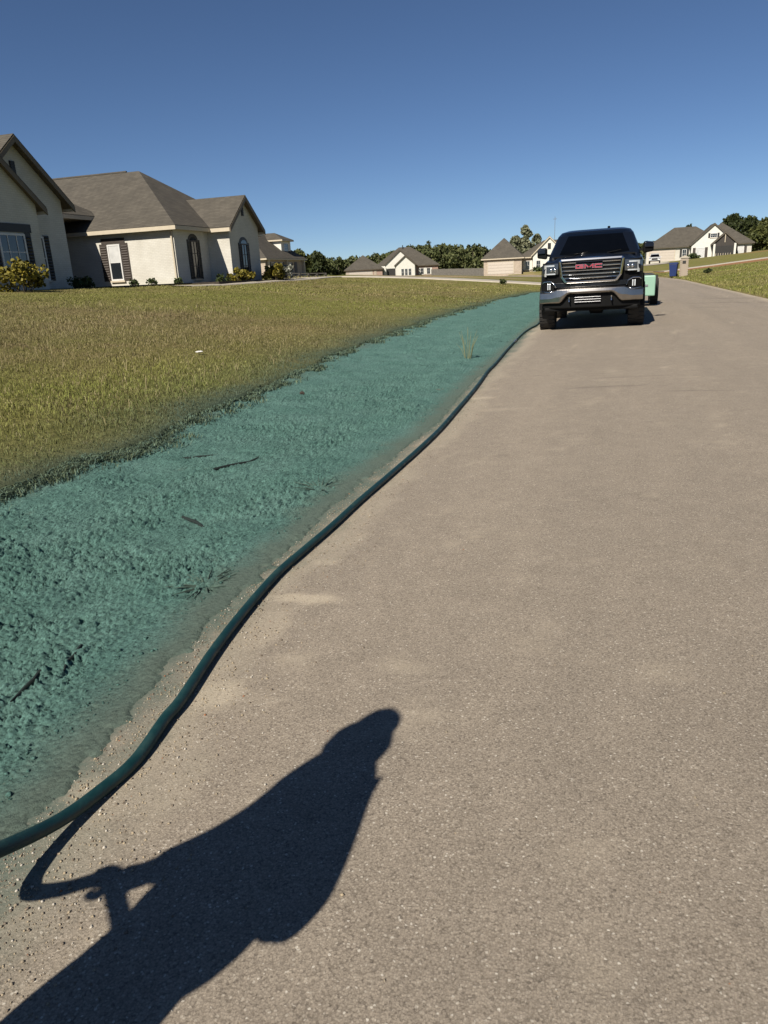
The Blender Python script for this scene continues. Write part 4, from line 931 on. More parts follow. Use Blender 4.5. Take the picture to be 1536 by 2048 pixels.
# ------------------------------------------------------------------ pickup truck
TC = (-0.475, 15.4)
def bow(x): return 0.20 * abs(x) ** 2.4
def bowed(mb, xs, z0, z1, t=0.05, off=0.0, f=bow):
    """a plate following the curved front; z0,z1 numbers or functions of x"""
    g = lambda z, x: z(x) if callable(z) else z
    secs = []
    for x in xs:
        y = f(x) + off; secs.append([(x, y, g(z0, x)), (x, y, g(z1, x)), (x, y + t, g(z1, x)), (x, y + t, g(z0, x))])
    return mb.loft(secs)
def lin(a, b, n): return [a + (b - a) * i / (n - 1) for i in range(n)]
def wheel(parent, x, y, r, wdt, side):
    T = MB(); h = wdt / 2
    T.lathe([(-h * .8, r * .62), (-h, r * .72), (-h, r * .90), (-h * .82, r * .985), (-h * .3, r), (h * .3, r), (h * .82, r * .985), (h, r * .90), (h, r * .72), (h * .8, r * .62)], (x, y, r), 'x', 36)
    for k in range(30):      # tread blocks
        a = 2 * math.pi * k / 30
        for sx in (-1, 1):
            a2 = a + (0.1 if sx > 0 else 0); c, s = math.cos(a2), math.sin(a2); ca, sa = math.cos(a2 + .14), math.sin(a2 + .14)
            x0, x1 = sorted((x + sx * h * .25, x + sx * h * .98)); ro, ri = r * 1.022, r * .95
            T.add([(x0, y + c * ri, r + s * ri), (x1, y + c * ri, r + s * ri), (x1, y + ca * ri, r + sa * ri), (x0, y + ca * ri, r + sa * ri), (x0, y + c * ro, r + s * ro), (x1, y + c * ro * .985, r + s * ro * .985), (x1, y + ca * ro * .985, r + sa * ro * .985), (x0, y + ca * ro, r + sa * ro)],
                  [(0, 3, 2, 1), (4, 5, 6, 7), (0, 1, 5, 4), (1, 2, 6, 5), (2, 3, 7, 6), (3, 0, 4, 7)])
    o = T.build('wheel', M['rubber'], parent, smooth=False)
    Rm = MB(); Rm.lathe([(-h * .7, r * .3), (-h * .75, r * .63), (h * .75, r * .63), (h * .55, r * .5), (h * .35, r * .2), (h * .6, r * .12), (h * .6, 0)] if side > 0 else [(h * .7, r * .3), (h * .75, r * .63), (-h * .75, r * .63), (-h * .55, r * .5), (-h * .35, r * .2), (-h * .6, r * .12), (-h * .6, 0)], (x, y, r), 'x', 24)
    Rm.build('rim', M['rim'], o, smooth=True)
    return o
def build_truck():
    z0 = 0.012
    T = empty('pickup_truck', (TC[0], TC[1], z0), 0, 'dark midnight blue pickup truck with chrome grille parked facing the camera', 'pickup truck')
    T.rotation_euler = (0, -0.012, 0)
    # main shell from a side profile with wheel arches
    def arc(c, r, n=14, zb=.62):
        a0 = math.asin(max(-1, min(1, (zb - .44) / r))); return [(c + r * math.cos(math.pi - a0 - (math.pi - 2 * a0) * k / n), .44 + r * math.sin(math.pi - a0 - (math.pi - 2 * a0) * k / n)) for k in range(n + 1)]
    prof = [(.30, .70), (.36, .70)] + arc(.98, .56) + [(1.6, .58), (4.0, .58)] + arc(4.72, .56) + [(5.35, .64), (5.85, .68), (5.87, 1.40), (4.25, 1.42), (1.62, 1.41), (.30, 1.30)]
    MB().prism(prof, 'x', -.975, .975).build('body', M['paint'], T, bevel=0.05, seg=3)
    # hood with raised centre
    xs = lin(-.93, .93, 25); ys = lin(.02, 1.72, 12); secs = []
    for y in ys:
        f = (y - .02) / 1.7; row = []
        for x in xs:
            a = abs(x); edge = max(0, (a - .62) / .31)
            z = 1.375 + .10 * f + .028 * (1 - min(1, a / .42) ** 4) * min(1, f * 4 + .2) - .13 * edge ** 2.2 - .05 * max(0, 1 - f * 9) ** 2
            row.append((x, y + bow(x) * .8 * (1 - f), z))
        secs.append([(x, yy, zz) for x, yy, zz in row] + [(row[-1][0], row[-1][1], 1.15), (row[0][0], row[0][1], 1.15)])
    MB().loft(secs).build('hood', M['paint'], T, smooth=False, bevel=0.0)
    # cab
    def ring(z, ya, yb, hw, r=.12):
        pts = []
        for (cx, cy, a0) in [(hw - r, yb - r, 0), (-hw + r, yb - r, 90), (-hw + r, ya + r, 180), (hw - r, ya + r, 270)]:
            for k in range(5): a = R(a0 + 90 * k / 4); pts.append((cx + r * math.cos(a), cy + r * math.sin(a), z))
        return pts
    MB().loft([ring(1.36, 1.58, 4.25, .955), ring(1.46, 1.64, 4.22, .945), ring(1.90, 2.30, 4.05, .80), ring(1.985, 2.47, 3.98, .74, .2), ring(2.03, 2.72, 3.8, .62, .25)]).build('cab', M['paint'], T, smooth=False, bevel=0.02)
    # windshield lies just proud of the cab shell
    def ws(x, f):
        hw = .86 + (.71 - .86) * f; y = 1.665 + (2.335 - 1.665) * f + .10 * (x) ** 2; z = 1.485 + (1.925 - 1.485) * f
        return (x * hw, y - .03, z + .012)
    G = MB(); secs = []
    for f in lin(0, 1, 8): secs.append([ws(x, f) for x in lin(-1, 1, 15)])
    G.loft(secs, closed=False, cap=False); wsd = G.build('windshield', M['carglass'], T, smooth=True)
    s = wsd.modifiers.new('s', 'SOLIDIFY'); s.thickness = 0.012; s.offset = 0
    for a in (-.45, .3):
        MB().tube([(a * .9, 1.63, 1.495), (a * .9 + .28, 1.70, 1.535)], .010, 5).build('wiper', M['blackplastic'], T)
    MB().box(-.13, .13, 2.24, 2.28, 1.845, 1.90).build('rearview_mirror', M['blackplastic'], T)
    MB().bar((-.83, 1.55, 1.455), (.83, 1.55, 1.455), .14, .03).build('cowl', M['blackplastic'], T)
    for sx in (-1, 1):
        for (ya, yb) in ((1.98, 2.95), (3.02, 3.85)):
            q = [(.945, ya + .02, 1.50), (.945, yb, 1.50), (.80, yb, 1.86), (.80, ya + (.34 if ya < 2.5 else 0.02), 1.86)]
            MB().add([(sx * (a + .012), b, c) for a, b, c in q] + [(sx * (a - .02), b, c) for a, b, c in q], [(0, 1, 2, 3), (7, 6, 5, 4), (0, 4, 5, 1), (1, 5, 6, 2), (2, 6, 7, 3), (3, 7, 4, 0)]).build('side_window', M['carglass'], T)
        dh = MB().box(sx * .985 - .012, sx * .985 + .012, 2.6, 2.82, 1.22, 1.26); dh.build('door_handle', M['chrome'], T, bevel=.005)
        MB().prism([(1.6, .46), (4.0, .46), (4.0, .54), (1.6, .54)], 'x', sx * .86, sx * 1.0).build('running_board', M['blackplastic'], T, bevel=.01)
        # black wheel arch trims
        for c in (.98, 4.72):
            tr = MB(); k = 14
            for i in range(k):
                a, b = math.pi * i / k, math.pi * (i + 1) / k
                v = []
                for (t, r) in ((a, .56), (b, .56), (b, .615), (a, .615)):
                    v.append((c + r * math.cos(t), .44 + r * math.sin(t)))
                tr.add([(sx * .95, y, z) for y, z in v] + [(sx * 1.015, y, z) for y, z in v], [(0, 1, 2, 3), (7, 6, 5, 4), (0, 4, 5, 1), (1, 5, 6, 2), (2, 6, 7, 3), (3, 7, 4, 0)])
            tr.build('arch_trim', M['blackplastic'], T)
        # door mirrors
        mm = MB(); xs2 = lin(1.00, 1.21, 4)
        mm.loft([[(sx * x, 1.78 + .02 * i, 1.43 + .012 * i), (sx * x, 1.78 + .02 * i, 1.68 - .012 * i), (sx * x, 1.98, 1.665 - .01 * i), (sx * x, 1.98, 1.445 + .01 * i)] for i, x in enumerate(xs2)])
        mo = mm.build('door_mirror', M['blackplastic'], T, bevel=.03, seg=3)
        MB().loft([[(sx * x, 1.755 + .02 * i, 1.55), (sx * x, 1.765 + .02 * i, 1.66 - .012 * i), (sx * x, 1.90, 1.685 - .01 * i), (sx * x, 1.90, 1.55)] for i, x in enumerate(lin(1.03, 1.2, 3))]).build('mirror_cap', M['paint'], mo, bevel=.015)
        MB().bar((sx * .90, 1.92, 1.50), (sx * 1.04, 1.90, 1.53), .07, .05).build('mirror_arm', M['blackplastic'], mo)
    # cargo bed behind
    MB().box(-.90, .90, 4.28, 5.80, 1.0, 1.395).build('bed_cover', M['blackplastic'], T)
    MB().box(-.95, .95, 5.86, 5.98, .55, .78).build('rear_bumper', M['bumperchrome'], T, bevel=.03)
    # ----- front end
    # black face behind everything
    F = MB(); bowed(F, lin(-.94, .94, 21), .72, 1.34, .16, .06); F.build('front_panel', M['blackplastic'], T)
    P = MB(); bowed(P, lin(-.95, .95, 21), .86, .955, .12, .012); P.build('lower_front_panel', M['paint'], T, bevel=.01)
    # grille: chrome ring, five chrome bars, black mesh back
    K = 0.9
    ring_o = [(-.615, 1.36), (-.575, 1.395), (.575, 1.395), (.615, 1.36), (.575, 1.06), (.50, .955), (.46, .94), (-.46, .94), (-.50, .955), (-.575, 1.06)]
    ring_i = [(-.572, 1.345), (-.55, 1.358), (.55, 1.358), (.572, 1.345), (.535, 1.07), (.47, .985), (.44, .976), (-.44, .976), (-.47, .985), (-.535, 1.07)]
    Gf = MB(); n = len(ring_o)
    def gy(x): return bow(x) - .055
    vs = [(x, gy(x), z) for x, z in ring_o] + [(x, gy(x) - .012, z) for x, z in ring_i] + [(x, gy(x) + .10, z) for x, z in ring_o] + [(x, gy(x) + .10, z) for x, z in ring_i]
    fs = []
    for i in range(n):
        j = (i + 1) % n; fs += [(i, j, j + n, i + n), (i, i + 2 * n, j + 2 * n, j), (i + n, j + n, j + 3 * n, i + 3 * n)]
    Gf.add(vs, fs); grille = Gf.build('grille', M['chrome'], T, bevel=.006)
    for z in (1.318, 1.245, 1.172, 1.10, 1.03):
        hw = .55 if z > 1.08 else .515
        b = MB(); secs = []
        for x in lin(-hw, hw, 25):
            y = gy(x) + .018; secs.append([(x, y + .004, z - .011), (x, y - .010, z + .006), (x, y - .004, z + .011), (x, y + .03, z + .010), (x, y + .03, z - .012)])
        b.loft(secs); b.build('grille_bar', M['chrome'], grille)
    B = MB(); bowed(B, lin(-.545, .545, 15), .99, 1.345, .02, -.008 + .0); B.build('grille_mesh', M['blackplastic'], grille)
    # emblem: black plate, chrome edged red letters G M C
    ex, ez, ch = -.035, 1.243, .072
    MB().box(ex - .26, ex + .255, -.075, -.045, ez - .05, ez + .05).build('emblem_plate', M['blackplastic'], grille)
    def letter(boxes, x0, grow, y, yb):
        mb = MB()
        for (a, b, c, d) in boxes: mb.box(x0 + a - grow, x0 + b + grow, y - random.random() * 1e-4, yb, ez - ch / 2 + c - grow, ez - ch / 2 + d + grow)
        return mb
    t = .019
    LG = [(0, .145, ch - t, ch), (0, t, t + .0005, ch - t - .0005), (0, .145, 0, t), (.145 - t, .145, t + .0005, .040), (.075, .145 - t - .0005, .024, .040)]
    LC = [(0, .135, ch - t, ch), (0, t, t + .0005, ch - t - .0005), (0, .135, 0, t)]
    LM = [(0, t, 0, ch), (.165 - t, .165, 0, ch)]
    for nm, bx, x0 in (('letter_g', LG, ex - .250), ('letter_m', LM, ex - .083), ('letter_c', LC, ex + .105)):
        a = letter(bx, x0, .005, -.088, -.0755); c = letter(bx, x0, 0, -.096, -.0885)
        if nm == 'letter_m':
            for mb, gr, y, yb in ((a, .005, -.0882, -.0755), (c, 0, -.0962, -.0885)):
                for (p, q) in (((x0 + .004, ez + ch / 2), (x0 + .0825, ez - ch * .32)), ((x0 + .161, ez + ch / 2), (x0 + .0825, ez - ch * .32))):
                    w2 = .014 + gr; s = 1 if q[0] > p[0] else -1
                    mb.prism([(p[0] - w2, p[1] + gr), (p[0] + w2, p[1] + gr), (q[0] + w2, q[1] - gr), (q[0] - w2, q[1] - gr)], 'y', y, yb)
        lo = a.build('emblem_edge', M['chrome'], grille); c.build('emblem_letter', M['red'], grille)
    # headlights
    for sx in (-1, 1):
        hl = MB(); secs = []
        for x in lin(.625, .955, 9):
            zt = 1.325 - .02 * ((x - .625) / .33) ** 2; zb = 1.12 - .03 * ((x - .625) / .33); y = bow(x) - .01 + (.09 * max(0, (x - .8) / .155) ** 2)
            secs.append([(sx * x, y, zb), (sx * x, y - .008, (zt + zb) / 2), (sx * x, y, zt), (sx * x, y + .10, zt), (sx * x, y + .10, zb)])
        ho = hl.loft(secs).build('headlight', M['lens'], T, smooth=False, bevel=.008)
        c = MB()                                       # bright C of the running light
        for (xa, xb, za, zb2) in ((.86, .90, 1.085, 1.30), (.70, .8595, 1.27, 1.298), (.68, .8595, 1.118, 1.142)):
            ss = []
            for x in lin(xa, xb, 6): ss.append([(sx * x, bow(x) - .028 + (.09 * max(0, (x - .8) / .155) ** 2), z) for z in (za, zb2)] + [(sx * x, bow(x) + .0 + (.09 * max(0, (x - .8) / .155) ** 2), z) for z in (zb2, za)])
            c.loft(ss)
        c.build('light_bar', M['led'], ho)
        hp = MB(); bowed(hp, [sx * a for a in lin(.80, .86, 4)], 1.145, 1.268, .03, -.022, lambda x: bow(x) + .09 * max(0, (abs(x) - .8) / .155) ** 2); hp.build('reflector', M['rim'], ho)
        for x in (.69, .765):
            MB().lathe([(-.030, 0), (-.028, .020), (-.018, .034), (.02, .038)], (sx * x, bow(x) - .0, 1.205), 'y', 16).build('projector', M['chrome'], ho, smooth=True)
        # fog light pocket in the bumper corner
        fg = MB(); bowed(fg, [sx * a for a in lin(.70, .95, 8)], .775, .985, .06, -.012); fo = fg.build('fog_light', M['blackplastic'], T, bevel=.02)
        for x in (.785, .825):
            MB().box(sx * x - .011, sx * x + .011, bow(x) - .032, bow(x), .83, .945).build('fog_lens', M['led'], fo, bevel=.004)
        arcp = [(sx * .935, .955), (sx * .90, .985), (sx * .78, .99), (sx * .70, .94), (sx * .665, .865)]
        MB().tube([(x, bow(x) - .022, z) for x, z in arcp], .013, 8).build('fog_trim', M['chrome'], fo, smooth=True)
        MB().tube([(x, bow(x) - .03, z) for x, z in ((sx * .945, .80), (sx * .80, .782), (sx * .69, .80))], .012, 8).build('fog_trim', M['chrome'], fo, smooth=True)
    # chrome bumper
    def up(x): return .845 - .06 * sstep(.62, .80, abs(x)) + .0 * x
    def dn(x): return .735 - .165 * sstep(.40, .60, abs(x))
    bm_ = MB(); secs = []
    for x in lin(-.985, .985, 41):
        y = bow(x) - .065; a, b = float(up(x)), float(dn(x)); mid = (a + b) / 2
        secs.append([(x, y + .03, b), (x, y + .004, b + .02), (x, y - .012, mid - .02), (x, y, a - .02), (x, y + .05, a), (x, y + .14, a), (x, y + .14, b)])
    bm_.loft(secs).build('bumper', M['bumperchrome'], T, smooth=False, bevel=.008)
    V = MB(); bowed(V, lin(-.93, .93, 21), .46, .74, .10, .03); val = V.build('valance', M['blackplastic'], T, bevel=.02)
    for z in (.575, .62, .665):
        MB().box(-.30 , .20, -.012, .03, z - .007, z + .007).build('lower_grille_bar', M['rim'], val, bevel=.003)
    for sx in (-1, 1):
        MB().tube([(sx * .40, .02, .60), (sx * .40, -.06, .60), (sx * .40, -.06, .67), (sx * .40, .02, .67)], .014, 8).build('tow_hook', M['chrome'], val)
    MB().box(-.90, .90, .15, .75, .40, .48).build('skid_plate', M['blackplastic'], T, bevel=.02)
    # running gear
    MB().tube([(-.9, .98, .44), (.9, .98, .44)], .06, 10).build('front_axle', M['steel'], T)
    MB().lathe([(-.17, .02), (-.12, .13), (.12, .13), (.17, .02)], (.1, .98, .42), 'x', 14).build('differential', M['steel'], T, smooth=True)
    MB().box(-.55, -.43, .5, 5.8, .50, .66).box(.43, .55, .5, 5.8, .50, .66).box(-.80, .80, 1.5, 4.2, .43, .495).box(-.62, .62, .3, 5.7, .44, .498).build('chassis_and_sky_block', M['steel'], T)  # frame rails, plus two wide trays added to block sky light underneath
    for y in (.98, 4.72):
        for sx in (-1, 1): wheel(T, sx * .885, y, .44, .31, sx)
    # roof antenna fin
    MB().prism([(3.2, 2.02), (3.42, 2.02), (3.42, 2.10), (3.34, 2.10)], 'x', .24, .30).build('antenna_fin', M['blackplastic'], T, bevel=.01)
build_truck()

# ------------------------------------------------------------------ hydroseeder trailer
def build_trailer():
    T = empty('hydroseeder_trailer', (-0.36, 22.9, 0.02), 0, 'mint green hydroseeder tank trailer hitched behind the pickup', 'trailer')
    MB().box(-.95, .95, .0, 3.8, .48, .60).build('deck_frame', M['steel'], T, bevel=.01)
    MB().bar((-.7, 0, .52), (0, -1.2, .52), .08).bar((.7, 0, .52), (0, -1.2, .52), .08).bar((0, -1.55, .52), (0, -.7, .52), .09).build('tow_tongue', M['steel'], T)
    n = 16; secs = []
    for y, s in ((.45, .75), (.55, .95), (.75, 1), (3.0, 1), (3.2, .95), (3.3, .75)):
        secs.append([(.78 * s * math.copysign(abs(math.cos(2 * math.pi * k / n)) ** .6, math.cos(2 * math.pi * k / n)), y, 1.12 + .50 * s * math.copysign(abs(math.sin(2 * math.pi * k / n)) ** .6, math.sin(2 * math.pi * k / n))) for k in range(n)])
    tk = MB().loft(secs).build('tank', M['mint'], T, smooth=False, bevel=.03)
    MB().lathe([(0, .26), (.10, .26), (.12, .22), (.12, 0)], (0, 2.0, 1.62), 'z', 20).build('hatch', M['steel'], tk)
    MB().box(.80, 1.42, 0.95, 2.9, .90, .935).build('fender', M['steel'], T, bevel=.02)
    MB().box(-1.42, -.80, 0.95, 2.9, .90, .935).build('fender', M['steel'], T, bevel=.02)
    for sx in (-1, 1):
        bx = MB().box(sx * 1.12 - .30, sx * 1.12 + .30, .05, .70, .34, .90).build('tool_box', M['mint'], T, bevel=.03)
        MB().box(sx * 1.12 - .10, sx * 1.12 + .10, .035, .052, .60, .66).build('latch', M['chrome'], bx)
        for y in (1.4, 2.35): wheel(T, sx * 1.45, y, .40, .22, sx)
        MB().box(sx * 1.40 - .12, sx * 1.40 + .12, .92, .96, .30, .90).build('mud_flap', M['rubber'], T)
    MB().tube([(-.9, 1.4, .4), (.9, 1.4, .4)], .04, 8).tube([(-1.4, 2.35, .4), (1.4, 2.35, .4)], .04, 8).tube([(-1.4, 1.4, .4), (1.4, 1.4, .4)], .038, 8).build('axle', M['steel'], T)
    en = MB().box(-.45, .45, 3.35, 3.75, .62, 1.25).build('pump_engine', M['steel'], T, bevel=.04)
build_trailer()

# ------------------------------------------------------------------ hose
def catmull(P, k=8):
    P = [Vector(p) for p in P]; out = []
    for i in range(len(P) - 1):
        a, b, c, d = P[max(i - 1, 0)], P[i], P[i + 1], P[min(i + 2, len(P) - 1)]
        for j in range(k):
            t = j / k; out.append(0.5 * ((2 * b) + (c - a) * t + (2 * a - 5 * b + 4 * c - d) * t * t + (3 * b - a - 3 * c + d) * t ** 3))
    out.append(P[-1]); return out
HR = 0.0175
HAND = (-1.235, 0.10, 0.84)
def build_hose():
    g = [(-1.216, 1.564), (-1.227, 1.672), (-1.286, 1.968), (-1.333, 2.295), (-1.367, 2.657), (-1.364, 2.926), (-1.354, 3.318), (-1.355, 3.731), (-1.342, 4.319), (-1.331, 5.016), (-1.336, 5.766), (-1.377, 6.691), (-1.419, 7.612), (-1.459, 8.301), (-1.538, 9.458), (-1.562, 10.258), (-1.648, 11.93), (-1.707, 13.381), (-1.773, 15.319), (-1.77, 16.597)] + [(-1.72, 17.6), (-1.78, 19.5), (-1.74, 22), (-1.5, 23.6), (-1.2, 24.2)]
    pts = [(-1.10, -0.10, 0.90), (-1.175, 0.0, 0.885), HAND, (-1.252, 0.30, 0.62), (-1.252, 0.50, 0.42), (-1.235, 0.66, 0.285), (-1.222, 0.81, 0.18), (-1.215, 0.955, 0.112), (-1.205, 1.11, 0.058), (-1.195, 1.25, 0.038), (-1.188, 1.38, 0.033)]
    pts += [(x, y, float(roadz(x)) + HR + 0.003) for x, y in g]
    path = catmull(pts, 9)
    o = MB().tube(path, HR, 14).build('hose', M['hose'], None, smooth=True)
    tag(o, 'dark green rubber hose snaking along the road edge from the pickup', 'hose')
    # coupling near the truck and brass nozzle in the hand
    def at(t): return path[int(t * (len(path) - 1))]
    for t in (.80,):
        i = int(t * (len(path) - 1)); MB().tube([path[i], path[i + 2]], HR * 1.25, 14).build('coupling', M['rim'], o)
    MB().tube([path[0], path[0] + (path[0] - path[3]).normalized() * .16], [HR * 1.1, HR * .55], 12).build('nozzle', M['rim'], o)
build_hose()

# ------------------------------------------------------------------ person holding the hose (stands left of the camera, seen by the shadow)
def skin_mesh(name, chains, material, parent, sub=2, root=0):
    vs = []; es = []; rs = []
    idx = {}
    for ch in chains:
        prev = None
        for (p, r) in ch:
            k = tuple(round(c, 4) for c in p)
            if k not in idx: idx[k] = len(vs); vs.append(p); rs.append(r)
            if prev is not None and prev != idx[k]: es.append((prev, idx[k]))
            prev = idx[k]
    me = bpy.data.meshes.new(name); me.from_pydata(vs, es, []); o = bpy.data.objects.new(name, me); COL.objects.link(o)
    sk = o.modifiers.new('skin', 'SKIN'); sk.use_smooth_shade = True
    lay = me.skin_vertices[0].data if me.skin_vertices else None
    if lay is None:
        bm = bmesh.new(); bm.from_mesh(me); bm.verts.layers.skin.verify(); bm.to_mesh(me); bm.free(); lay = me.skin_vertices[0].data
    for i, r in enumerate(rs):
        lay[i].radius = r if isinstance(r, tuple) else (r, r); lay[i].use_root = (i == root)
    sb = o.modifiers.new('sub', 'SUBSURF'); sb.levels = sub; sb.render_levels = sub
    me.materials.append(material)
    if parent: o.parent = parent
    return o
def build_person():
    gz = float(roadz(-1.0)) - .0
    PX, PY = -1.0, 0.06
    T = empty('person', (PX, PY, gz), 0, 'person in dark jacket and knitted cap whose shadow falls on the road', 'person')
    def L(x, y, z): return (x - PX, y - PY, z - gz)
    pel = L(-1.01, .05, .78); sp = L(-.968, .03, .94); ch = L(-.912, .075, 1.13); nk = L(-.921, .107, 1.235); hd = L(-.928, .11, 1.325); ht = L(-.934, .10, 1.40)
    ls = L(-.975, .135, 1.19); le = L(-1.085, .075, 1.0); lw = L(-1.185, .098, .855); lh = L(-1.21, .10, .838)
    rs_ = L(-.880, .095, 1.19); re = L(-.795, .075, .93); rw = L(-.80, .12, .80); rh = L(-.81, .16, .785)
    lhip = L(-1.06, .07, .70); lk = L(-1.06, .12, .44); la = L(-1.08, .03, .10); lt = L(-1.08, .15, .04)
    rhip = L(-.965, .06, .70); rk = L(-.955, .13, .44); ra = L(-.93, .03, .10); rt = L(-.93, .15, .04)
    _old = L(-.97, .10, .86); sp = L(-.97, .11, 1.05); ch = L(-.975, .11, 1.20); nk = L(-.985, .10, 1.34); hd = L(-.99, .085, 1.42); ht = L(-.99, .06, 1.54)
    body = skin_mesh('body', [[(pel, (.115, .095)), (sp, (.105, .085)), (ch, (.13, .10)), (nk, .060), (hd, .066), (ht, (.068, .072))],
                              [(ch, (.13, .10)), (ls, .052), (le, .04), (lw, .031), (lh, .046)], [(ch, (.13, .10)), (rs_, .052), (re, .04), (rw, .029), (rh, .032)],
                              [(pel, (.115, .095)), (lhip, .085), (lk, .056), (la, .04)], [(pel, (.115, .095)), (rhip, .085), (rk, .056), (ra, .04)]], M['skin'], T)
    skin_mesh('jacket', [[(L(-1.015, .05, .74), (.19, .16)), (L(-.97, .045, .92), (.19, .16)), (ch, (.135, .12)), (L(-.92, .10, 1.215), .09)],
                         [(ch, (.135, .12)), (ls, .066), (le, .053), (L(-1.165, .094, .88), .043)], [(ch, (.135, .12)), (rs_, .052), (re, .053), (L(-.798, .10, .82), .043)]], M['shirt'], T)
    skin_mesh('trousers', [[(L(-.985, .05, .84), (.12, .10)), (L(-.985, .06, .76), (.115, .10)), (lhip, .095), (lk, .068), (L(-1.08, .03, .08), .056)], [(L(-.985, .06, .76), (.115, .10)), (rhip, .095), (rk, .068), (L(-.93, .03, .08), .056)]], M['jeans'], T)
    for a, t in ((la, lt), (ra, rt)):
        skin_mesh('boot', [[((a[0], a[1] - .03, .10), .055), ((a[0], a[1] - .02, .045), .05), ((a[0], a[1] + .09, .045), .048), ((a[0], a[1] + .17, .035), .036)]], M['boot'], T)
    # fingers closed on the hose and resting on the pocket
    for (w_, grip) in ((lh, True), (rh, False)):
        for k in range(4):
            o = -.032 + .021 * k
            if grip: zo = -.85 * o; c = [((w_[0] + .0, w_[1] + o, w_[2] + zo), .012), ((w_[0] - .020, w_[1] + o, w_[2] + zo + .030), .011), ((w_[0] - .048, w_[1] + o, w_[2] + zo + .022), .010), ((w_[0] - .054, w_[1] + o, w_[2] + zo - .006), .009)]
            else: c = [((w_[0] + o * .4, w_[1] + .0, w_[2] + o), .010), ((w_[0] + o * .4, w_[1] + .05, w_[2] + o - .01), .009), ((w_[0] + o * .3 - .01, w_[1] + .075 - .004 * k, w_[2] + o - .025), .008), ((w_[0] - .015, w_[1] + .08 - .004 * k, w_[2] + o - .045), .007)]
            skin_mesh('finger', [c], M['skin'], body, 1)
        c = [((w_[0], w_[1] - .03, w_[2]), .012), ((w_[0] - .018, w_[1] - .035, w_[2] - .008), .011), ((w_[0] - .04, w_[1] - .028, w_[2] - .008), .009)]
        skin_mesh('thumb', [c], M['skin'], body, 1)
    # face, hair and cap (facing forward)
    hx, hy, hzv = hd[0] - .008, hd[1] - .02, 1.36 - gz
    MB().lathe([(-.018, .002), (0, .011), (.012, .003)], (hx, hy + .072, hzv - .015), 'y', 8).build('nose', M['skin'], body, smooth=True)
    for s in (-1, 1):
        MB().lathe([(-.006, .001), (0, .009), (.006, .003)], (hx + s * .028, hy + .068, hzv + .012), 'y', 8).build('eye', M['wframe'], body, smooth=True)
        MB().lathe([(-.008, .004), (0, .026), (.008, .012)], (hx + s * .064, hy - .01, hzv - .002), 'x', 10).build('ear', M['skin'], body, smooth=True)
    MB().box(hx - .022, hx + .022, hy + .062, hy + .07, hzv - .052, hzv - .046).build('mouth', M['red'], body)
    cap = MB().lathe([(0, .088), (.03, .089), (.055, .078), (.078, .046), (.087, 0.001)], (hx, hy - .02, hzv + .035), 'z', 18).build('cap', M['cap'], T, smooth=True)
    MB().lathe([(-.012, .082), (-.012, .088), (.022, .089), (.022, .083)], (hx, hy - .02, hzv + .035), 'z', 18).build('cuff', M['cap'], cap, smooth=True)
    MB().lathe([(0, .05), (.03, .072), (.075, .074)], (hx, hy - .03, hzv - .05), 'z', 16).build('hair', M['boot'], T, smooth=True)
build_person()

# ------------------------------------------------------------------ street furniture and parked car
def wheelie_bin():
    x, y = 4.35, 66.0; z = hz(5.0, y) - 0.02
    T = empty('wheeled_bin', (x, y, z), R(-12), 'blue plastic wheeled rubbish bin standing beside the brick mailbox', 'bin')
    s = lambda zz, a, b: [(-a, -b, zz), (a, -b, zz), (a, b, zz), (-a, b, zz)]
    MB().loft([s(.08, .24, .26), s(1.02, .31, .36)]).build('body', M['bluebin'], T, bevel=.03)
    MB().loft([s(1.02, .335, .39), s(1.07, .34, .40), s(1.14, .26, .30)]).build('lid', M['bluebin'], T, bevel=.02)
    MB().tube([(-.28, .42, 1.02), (.28, .42, 1.02)], .02, 8).build('handle', M['bluebin'], T)
    for sx in (-1, 1): MB().lathe([(-.03, .05), (-.03, .13), (.03, .13), (.03, .05)], (sx * .26, .28, .13), 'x', 16).build('wheel', M['rubber'], T)
wheelie_bin()
def mailbox():
    x, y = 5.15, 66.3; z = hz(x, y)
    T = empty('brick_mailbox', (x, y, z), R(-6), 'tan brick mailbox pillar at the road edge next to the blue bin', 'mailbox')
    core = MB().box(-.27, .27, -.27, .27, -.2, 1.40).build('mortar_core', M['concrete'], T)
    br = MB().box(-.098, .098, -.05, .05, -.032, .032); proto = None
    for r in range(17):
        zz = .05 + r * .08
        for side in range(4):
            for k in range(3):
                off = -.19 + k * .19 + (.05 if r % 2 else -.02)
                if proto is None:
                    proto = br.build('brick', M['tanbrick'], T, bevel=.006); o = proto
                else:
                    o = proto.copy(); COL.objects.link(o)
                a = side * math.pi / 2; px, py = off, -.25
                o.location = (px * math.cos(a) - py * math.sin(a), px * math.sin(a) + py * math.cos(a), zz); o.rotation_euler = (0, 0, a); o.parent = T
    MB().box(-.36, .36, -.36, .36, 1.40, 1.48).build('cap', M['concrete'], T, bevel=.015)
    MB().prism([(-.30, 1.48), (.30, 1.48), (.0, 1.62)], 'y', -.30, .30).build('cap_stone', M['concrete'], T)
    d = MB().box(-.13, .13, -.325, -.30, .98, 1.22).build('letter_door', M['dark'], T, bevel=.01)
mailbox()
